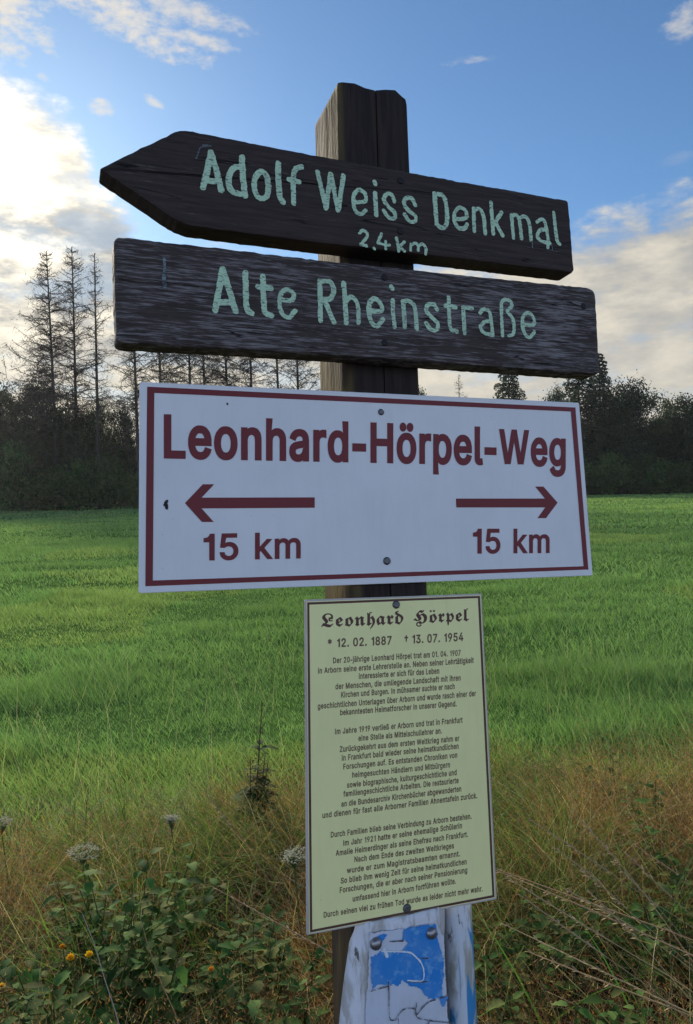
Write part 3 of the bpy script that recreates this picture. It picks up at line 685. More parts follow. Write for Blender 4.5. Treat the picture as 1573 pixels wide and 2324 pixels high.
for v, px, pt, ds, lb in [
    (0, 133, 572, 66, 'bushiest dead spruce, leftmost of the three tall ones'),
    (1, 175, 562, 67, 'tall dead spruce in the middle of the left three'),
    (2, 226, 578, 66, 'tall dead spruce with few twigs, third from the left'),
    (3, 319, 585, 64, 'dead trunk just above the white sign left corner'),
    (1, 372, 590, 70, 'grey dead trunk, second from left between plank and white sign'),
    (3, 440, 580, 66, 'dark dead trunk, third from left between plank and white sign'),
    (2, 474, 600, 70, 'thin dead trunk, fourth from left between plank and white sign'),
    (0, 526, 590, 68, 'dead trunk, fifth from left between plank and white sign'),
    (3, 575, 600, 66, 'dark dead trunk, sixth from left between plank and white sign'),
    (2, 640, 610, 72, 'very thin dead trunk, seventh between plank and white sign'),
    (1, 681, 600, 69, 'dead trunk nearest the left side of the post'),
    (2, 1046, 850, 88, 'small bare spruce tip right of the post')]:
    (tm, bm_), h0 = DEADV[v]
    d = ray(px, 1140); x, y = d.x * ds, d.y * ds; z = float(gz(x, y)); top = CAM.z + ray(px, pt).z * ds
    sc = (top - z) / h0
    root = empty('dead_spruce', Matrix.Translation((x, y, z)) @ Matrix.Rotation([0, 2.1, 4.0, 1.0][v] * (0 if v == 0 else px * .01), 4, 'Z') @ Matrix.Diagonal((max(.7, sc), max(.7, sc), sc, 1))); tag(root, lb, 'dead tree', GD)
    link('trunk', tm, M['dead'], root); link('branches', bm_, M['dead'], root)
def build_wood():
    """far wood behind the edge trees: reads as one dark mass"""
    global rng; keep = rng; rng = np.random.default_rng(99)
    n = 60000; az = R(rng.uniform(-38, 38, n)) if False else np.radians(rng.uniform(-38, 38, n)); r = rng.uniform(84, 94, n)
    x = r * np.sin(az); y = r * np.cos(az); top = 3.2 + 4.6 * fbm(az * 30, az * 0 + 2, 5, 3) + 2.0 * np.clip(-az * 2.5, 0, 1)
    z = gz(x, y) + top * rng.uniform(0, 1, n) ** .8
    P = np.stack([x, y, z], 1); c = pick(PD, n, .4)
    o = link('distant_woodland', leafmesh(P, rng.uniform(.5, 1.1, n), c, 'distant_woodland'), M['leaf_dark']); tag(o, 'dark mass of woodland closing the far side of the meadow', 'woodland', kind='stuff'); rng = keep
build_wood()

# ------------------------------------------------------------------ the signpost plane
YAW, TILT = R(-20.77), R(-5.95)
def cv2w(v): return camx * v[0] - camup * v[1] + fwd * v[2]
ca, sa, cb, sb = math.cos(YAW), math.sin(YAW), math.cos(TILT), math.sin(TILT)
Rm = np.array([[ca, 0, sa], [0, 1, 0], [-sa, 0, ca]]) @ np.array([[1, 0, 0], [0, cb, -sb], [0, sb, cb]])
EX = cv2w(Rm[:, 0]); EY = -cv2w(Rm[:, 1]); EN = -cv2w(Rm[:, 2])      # right, up along the post, outwards
ORG = CAM + fwd * 1.0
def uv(px, py, off=0.0):
    """photo point on the sign plane (off metres in front of the post face) -> coordinates on that plane"""
    d = ray(px, py); o = ORG + EN * off; t = (o - CAM).dot(EN) / d.dot(EN); p = CAM + d * t - ORG
    return (p.dot(EX), p.dot(EY))
FR = Matrix((EX, EY, EN)).transposed().to_4x4()
def frame(u, v, w): return Matrix.Translation(ORG + EX * u + EY * v + EN * w) @ FR
class Sign:
    def __init__(s, name, c, off, label, cat, group=None):
        s.u, s.v = uv(*c, off); s.off = off; s.root = empty(name, frame(s.u, s.v, off)); tag(s.root, label, cat, group)
    def p(s, px, py, dz=0.0):
        a, b = uv(px, py, s.off); return (a - s.u, b - s.v)
def catmull(P, n=6):
    P = [np.array(p, float) for p in P]
    if len(P) < 3: return [P[0] + (P[1] - P[0]) * t for t in np.linspace(0, 1, 4)]
    closed = np.allclose(P[0], P[-1]); out = []
    for i in range(len(P) - 1):
        p1, p2 = P[i], P[i + 1]; p0 = P[i - 1] if i else (P[-2] if closed else 2 * p1 - p2); p3 = P[i + 2] if i + 2 < len(P) else (P[1] if closed else 2 * p2 - p1)
        for t in np.linspace(0, 1, n, endpoint=False):
            out.append(.5 * ((2 * p1) + (p2 - p0) * t + (2 * p0 - 5 * p1 + 4 * p2 - p3) * t * t + (-p0 + 3 * p1 - 3 * p2 + p3) * t ** 3))
    return out + [P[-1]]
def sdf_mesh(strokes, polys, cell, z, rough=.0, seed=0, name='lettering'):
    """flat paint layer: union of round-ended strokes [(pts, width)] and polygons, with slightly ragged edges"""
    allp = np.concatenate([np.array(p) for p, _ in strokes] + [np.array(p) for p in polys]); mg = .012
    x0, y0 = allp.min(0) - mg; x1, y1 = allp.max(0) + mg
    nx = int((x1 - x0) / cell) + 2; ny = int((y1 - y0) / cell) + 2
    gx = x0 + np.arange(nx) * cell; gy = y0 + np.arange(ny) * cell; D = np.full((ny, nx), 1.0)
    def seg(a, b, w):
        lo = np.minimum(a, b) - w - .004; hi = np.maximum(a, b) + w + .004
        i0, i1 = max(0, int((lo[0] - x0) / cell)), min(nx, int((hi[0] - x0) / cell) + 2); j0, j1 = max(0, int((lo[1] - y0) / cell)), min(ny, int((hi[1] - y0) / cell) + 2)
        X, Y = np.meshgrid(gx[i0:i1], gy[j0:j1]); d = b - a; L = d @ d
        t = np.clip(((X - a[0]) * d[0] + (Y - a[1]) * d[1]) / max(L, 1e-12), 0, 1); r = np.hypot(X - a[0] - d[0] * t, Y - a[1] - d[1] * t) - w
        D[j0:j1, i0:i1] = np.minimum(D[j0:j1, i0:i1], r)
    for P, w in strokes:
        for a, b in zip(P[:-1], P[1:]): seg(np.array(a), np.array(b), w / 2)
    for P in polys:
        P = np.array(P); X, Y = np.meshgrid(gx, gy); ins = np.zeros_like(X, bool); dist = np.full_like(X, 1.0)
        for a, b in zip(P, np.roll(P, -1, 0)):
            d = b - a; t = np.clip(((X - a[0]) * d[0] + (Y - a[1]) * d[1]) / (d @ d), 0, 1); dist = np.minimum(dist, np.hypot(X - a[0] - d[0] * t, Y - a[1] - d[1] * t))
            if d[1]: ins ^= ((a[1] > Y) != (b[1] > Y)) & (X < d[0] * (Y - a[1]) / d[1] + a[0])
        D = np.minimum(D, np.where(ins, -dist, dist))
    if rough:
        X, Y = np.meshgrid(gx, gy); D = D + rough * (fbm(X * 420 + seed, Y * 420, seed + 3, 3) - .5) * 2 + rough * 1.4 * (fbm(X * 120 + seed, Y * 120, seed + 8, 2) - .5)
    gyv, gxv = np.gradient(D, cell); nn = np.sqrt(gxv ** 2 + gyv ** 2) + 1e-6
    ok = D < 0; q = ok[:-1, :-1] | ok[1:, :-1] | ok[:-1, 1:] | ok[1:, 1:]
    X, Y = np.meshgrid(gx, gy); out = D > 0; st = np.clip(D, 0, cell * 1.1)
    X = np.where(out, X - gxv / nn * st, X); Y = np.where(out, Y - gyv / nn * st, Y)
    j, i = np.nonzero(q); a = j * nx + i; F = np.stack([a, a + 1, a + 1 + nx, a + nx], 1)
    use, inv = np.unique(F, return_inverse=True); F = inv.reshape(F.shape)
    V = np.stack([X.ravel()[use], Y.ravel()[use], np.full(len(use), z)], 1)
    return npmesh(name, V, F)
def slab(outline, t, bevel, seg=2, jitter=0.0, back=None):
    """outline polygon (front face at z=0) extruded backwards by t with rounded edges"""
    bm = bmesh.new(); n = len(outline)
    f = bm.faces.new([bm.verts.new((x, y, 0)) for x, y in outline])
    if f.normal.z < 0 or (f.normal_update() or f.normal.z < 0): f.normal_flip()
    r = bmesh.ops.extrude_face_region(bm, geom=[f]); vs = [g for g in r['geom'] if isinstance(g, bmesh.types.BMVert)]
    # the new region becomes the front, the old one the back
    for v in bm.verts:
        if v not in vs: v.co.z = -t
    bmesh.ops.recalc_face_normals(bm, faces=bm.faces)
    if bevel:
        ed = [e for e in bm.edges if len(e.link_faces) == 2 and any(len(q.verts) == n for q in e.link_faces)]
        bmesh.ops.bevel(bm, geom=ed, offset=bevel, segments=seg, profile=.6, affect='EDGES')
    return bm
def rounded(P, rads, n=5):
    out = []; m = len(P)
    for i in range(m):
        a, b, c = (np.array(P[i - 1]), np.array(P[i]), np.array(P[(i + 1) % m])); r = rads[i]
        if r <= 0: out.append(tuple(b)); continue
        u = (a - b) / np.linalg.norm(a - b); w = (c - b) / np.linalg.norm(c - b)
        for t in np.linspace(0, 1, n): q = b + u * r * (1 - t) ** 2 + w * r * t ** 2; out.append(tuple(q))
    return out
def ragged(P, step, amp, seed, keep=None):
    out = []; m = len(P)
    for i in range(m):
        a = np.array(P[i]); b = np.array(P[(i + 1) % m]); L = np.linalg.norm(b - a); k = max(1, int(L / step)); nrm = np.array((-(b - a)[1], (b - a)[0])) / max(L, 1e-9)
        for j in range(k):
            t = j / k; p = a + (b - a) * t
            o = amp * 2 * (fbm(np.array([p[0] * 160 + seed]), np.array([p[1] * 160]), seed, 3)[0] - .5)
            out.append(tuple(p + nrm * o))
    return out
def screw(sign, px, py, r, h, m, name='screw', slot=True):
    x, y = sign.p(px, py); bm = bmesh.new(); rings = [(r, 0), (r * 1.02, h * .3), (r * .85, h * .75), (r * .5, h)]; prev = None; N = 14
    for rr, zz in rings:
        cur = [bm.verts.new((x + rr * math.cos(2 * math.pi * k / N), y + rr * math.sin(2 * math.pi * k / N), zz + .0002)) for k in range(N)]
        if prev:
            for k in range(N): bm.faces.new((prev[k], prev[(k + 1) % N], cur[(k + 1) % N], cur[k]))
        prev = cur
    c = bm.verts.new((x, y, h * (.45 if slot else 1.05)))
    for k in range(N): bm.faces.new((prev[k], prev[(k + 1) % N], c))
    return link(name, bmmesh(name, bm, True), m, sign.root)
def crop(ox, oy, w):                               # a zoom crop of the source photo (2773 px wide) shown 1573 px wide
    k = w / 1573 * (1573 / 2773); o = (ox * 1573 / 2773, oy * 1573 / 2773)
    return lambda x, y: (o[0] + x * k, o[1] + y * k), k

# ------------------------------------------------------------------ post
PV1 = uv(850, 200)[1]
def post_edges(v):
    """left edge, right edge and depth of the slightly tapering post at height v on the sign plane"""
    q = max(v, -.65) - .52
    return .0099 + q * .0219, .1166 + q * .0068, .105 + q * .024
def build_post():
    a, b, d = post_edges(PV1); cu = (a + b) / 2
    L = (ORG.z + EY.z * PV1 + .35) / EY.z            # into the ground
    o = empty('sign_post', frame(cu, PV1, 0)); tag(o, 'square weathered brown wooden post with a split top carrying the signs', 'post')
    # cross-section (x from -1 to 1, z from 0 to -1) with one drying crack in the front
    sec = [(-.93, 0), (-.55, .004), (-.25, -.003), (.035, .002), (.055, -.07), (.072, -.006), (.35, .005), (.66, -.004), (.93, 0), (1, -.05), (1.01, -.5), (1, -.95), (.93, -1), (0, -1.01), (-.93, -1), (-1, -.95), (-1.01, -.5), (-1, -.05)]
    n = len(sec); vs = np.concatenate([[0, -.003, -.009], -np.linspace(.02, L, 90)]); V = []; F = []
    for k, v in enumerate(vs):
        l, r_, dd = post_edges(PV1 + v)
        for i, (x, z) in enumerate(sec):
            sh = (.965, .99, 1.0)[k] if k < 3 else 1.0; top = 0.0
            if k < 3: top = ((.002 * math.sin(i * 1.9) + (.004 if 6 <= i <= 7 else 0) - (.006 if i in (8, 9) else 0)) - (.004 if i == 4 else .001 if i in (3, 5) else 0)) * (1 - k / 3)
            wob = 1 + .006 * math.sin(v * 11 + i * 1.3)
            cw = .7 + .6 * abs(math.sin(v * 7 + 1)) if i == 4 else 1.0
            V.append(((l + r_) / 2 - cu + x * sh * wob * (r_ - l) / 2, v + top, (-.5 + (z * cw + .5) * sh) * dd))
    for k in range(len(vs) - 1):
        for i in range(n):
            j = (i + 1) % n; F.append((k * n + i, k * n + j, (k + 1) * n + j, (k + 1) * n + i))
    bm = bmesh.new(); bv = [bm.verts.new(p) for p in V]
    for f in F: bm.faces.new([bv[i] for i in f][::-1])
    c = bm.verts.new((0, -.003, -d / 2))
    for i in range(n): bm.faces.new((bv[i], bv[(i + 1) % n], c))
    bmesh.ops.recalc_face_normals(bm, faces=bm.faces)
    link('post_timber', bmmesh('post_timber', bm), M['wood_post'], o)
build_post()

# ------------------------------------------------------------------ arrow board
TB = .036
def board(s, outline, m, seed, name='board'):
    bm = slab(ragged(outline, .006, .0011, seed), TB, .0045, 2)
    return link(name, bmmesh(name, bm), m, s.root)
def letters(s, groups, z=.0007, name='lettering', rough=.0007, seed=1, m=None, cell=.0006):
    st = []
    for (fn, k), w, strokes in groups:
        for P in strokes:
            Q = catmull([s.p(*fn(*p)) for p in P]); st.append((Q, w * k / FPX * 1.02))
    return link(name, sdf_mesh(st, [], cell, z, rough, seed, name), m or M['letter'], s.root)
arrow = Sign('arrow_signboard', (800, 460), TB, 'dark brown wooden arrow board pointing left, topmost on the post, pale green lettering', 'sign board', None)
OA = [arrow.p(*q) for q in [(224, 381), (405, 293), (432, 295), (717, 351), (1000, 402), (1291, 454), (1304, 618), (1000, 581), (737, 552), (560, 529), (429, 511), (396, 498)]]
OA = rounded(OA, [.004, .006, .006, 0, 0, .006, .006, 0, 0, 0, .008, .008])
board(arrow, OA, M['wood_arrow'], 3)
ca_ = crop(760, 550, 500); cb_ = crop(1240, 640, 500); cc_ = crop(1380, 850, 400); cd_ = crop(1700, 740, 600)
letters(arrow, [
 (ca_, 72, [[(168, 630), (215, 430), (262, 190)], [(262, 190), (330, 400), (392, 665)], [(185, 545), (370, 560)]]),
 (ca_, 72, [[(670, 400), (590, 375), (520, 420), (488, 525), (500, 630), (560, 695), (680, 720)], [(655, 250), (665, 480), (692, 735)]]),
 (ca_, 68, [[(900, 430), (830, 490), (808, 620), (840, 730), (910, 772), (968, 735), (987, 620), (960, 480), (900, 430)]]),
 (ca_, 74, [[(1110, 330), (1112, 550), (1130, 740), (1170, 812)]]), (ca_, 66, [[(1400, 372), (1325, 405), (1300, 540), (1305, 830)], [(1248, 532), (1372, 560)]]),
 (cb_, 60, [[(95, 150), (200, 610)], [(205, 605), (255, 180)], [(262, 180), (350, 635)], [(355, 630), (418, 200)]]),
 (cb_, 54, [[(545, 535), (690, 520), (692, 430), (620, 375), (560, 430), (545, 540), (580, 650), (640, 682), (700, 635)]]),
 (cb_, 60, [[(818, 420), (832, 695)], [(812, 280), (820, 305)]]),
 (cb_, 54, [[(1060, 525), (1030, 445), (965, 430), (930, 500), (985, 590), (1062, 665), (1062, 735), (990, 728), (930, 640)]]),
 (cb_, 54, [[(1322, 570), (1285, 490), (1215, 480), (1182, 550), (1240, 640), (1322, 705), (1322, 772), (1255, 775), (1190, 690)]]),
 (cc_, 48, [[(225, 330), (280, 285), (345, 325), (340, 395), (245, 505)], [(245, 505), (335, 525)], [(455, 562), (465, 572)], [(570, 340), (515, 485)], [(515, 485), (700, 520)], [(638, 460), (640, 575)], [(808, 400), (845, 610)], [(930, 470), (850, 540)], [(850, 535), (935, 610)],
   [(1035, 500), (1030, 600)], [(1040, 520), (1100, 482), (1150, 530), (1150, 600)], [(1150, 530), (1215, 498), (1268, 560), (1268, 650)]]),
 (cd_, 52, [[(98, 92), (120, 415)], [(120, 415), (180, 450), (226, 400), (226, 250), (190, 120), (98, 90)]]),
 (cd_, 46, [[(310, 362), (428, 345), (422, 272), (360, 238), (310, 295), (310, 385), (350, 450), (410, 458), (440, 415)]]),
 (cd_, 48, [[(508, 252), (515, 482)], [(515, 265), (570, 255), (610, 330), (630, 510)]]), (cd_, 46, [[(690, 190), (715, 512)], [(800, 290), (730, 395)], [(735, 390), (812, 530)]]),
 (cd_, 46, [[(905, 330), (925, 555)], [(905, 322), (960, 322), (990, 385), (1010, 560)], [(985, 345), (1050, 335), (1090, 400), (1110, 575)]]),
 (cd_, 44, [[(1172, 388), (1230, 362), (1265, 425), (1292, 600)], [(1275, 465), (1200, 480), (1178, 545), (1225, 592), (1305, 612)], [(1285, 610), (1287, 652)]]),
 (cd_, 46, [[(1348, 290), (1368, 480), (1385, 590), (1410, 620)]])], seed=2)
for gsc in [(ca_, 26, [[(85, 265), (120, 150), (160, 110)], [(160, 108), (260, 110)]]), (cd_, 16, [[(1125, 590), (1125, 660)]]), (cd_, 16, [[(1330, 640), (1335, 690)]])]:
    letters(arrow, [gsc], .0008, 'paint_scratch', .0009, 4, M['letter_old'])
for px, py in [cb_[0](1140, 262), cb_[0](1135, 900)]: screw(arrow, px, py, .0045, .0016, M['dark'])

plank = Sign('wooden_signboard', (815, 695), TB, 'grey brown rectangular wooden plank lettered in pale green, second from the top', 'sign board')
OB = [plank.p(*q) for q in [(258, 534), (500, 561), (737, 590), (1000, 617), (1352, 653), (1362, 849), (1000, 823), (779, 806), (500, 789), (265, 776)]]
OB = rounded(OB, [.010, 0, 0, 0, .016, .006, 0, 0, 0, .008])
board(plank, OB, M['wood_plank'], 9)
ce_ = crop(820, 1020, 600); cf_ = crop(1400, 1080, 400); cg_ = crop(1750, 1130, 450)
letters(plank, [
 (ce_, 60, [[(108, 580), (185, 152)], [(188, 152), (322, 590)], [(140, 500), (290, 500)]]), (ce_, 60, [[(425, 190), (430, 480), (450, 580), (492, 610)]]),
 (ce_, 56, [[(605, 230), (615, 450), (628, 600), (700, 635)], [(555, 335), (690, 350)]]), (ce_, 46, [[(790, 470), (900, 478), (932, 430), (905, 385), (850, 365), (792, 420), (785, 540), (820, 630), (885, 652), (945, 590)]]),
 (ce_, 52, [[(1205, 272), (1210, 690)], [(1205, 278), (1310, 282), (1348, 365), (1318, 455), (1210, 470)], [(1255, 480), (1352, 705)], [(1455, 300), (1482, 712)]]),
 (cf_, 68, [[(-65, 500), (10, 425), (90, 480), (128, 600), (132, 830)]]), (cf_, 74, [[(300, 645), (490, 640), (475, 525), (380, 448), (300, 540), (300, 700), (350, 840), (430, 882), (515, 775)]]),
 (cf_, 70, [[(668, 480), (680, 700), (702, 900)], [(645, 262), (665, 292)]]), (cf_, 74, [[(835, 500), (862, 900)], [(830, 495), (930, 492), (1020, 600), (1048, 930)]]),
 (cf_, 70, [[(1368, 625), (1315, 545), (1225, 550), (1200, 640), (1280, 740), (1372, 835), (1372, 930), (1270, 935), (1195, 835)]]),
 (cg_, 62, [[(152, 210), (162, 450), (182, 640), (268, 686)], [(110, 325), (250, 345)]]), (cg_, 62, [[(355, 350), (378, 712)], [(360, 348), (480, 365)]]),
 (cg_, 58, [[(592, 425), (650, 372), (722, 412), (748, 550), (770, 730)], [(740, 540), (660, 552), (598, 620), (640, 695), (770, 738)]]),
 (cg_, 56, [[(905, 740), (890, 400), (897, 280), (950, 237), (1022, 272), (1035, 345), (972, 400), (1045, 500), (1068, 640), (1050, 725), (1000, 745)]]),
 (cg_, 56, [[(1190, 590), (1340, 592), (1335, 485), (1260, 425), (1190, 490), (1190, 630), (1230, 730), (1290, 768), (1350, 690)]])], seed=6)
letters(plank, [(crop(0, 900, 1000), 18, [[(1035, 215), (1035, 390)]])], .0008, 'paint_scratch', .0016, 5, M['letter_old'])
for px, py in [cf_[0](545, 118), cf_[0](545, 1145), (1324, 695)]: screw(plank, px, py, .0045, .0014, M['dark'])

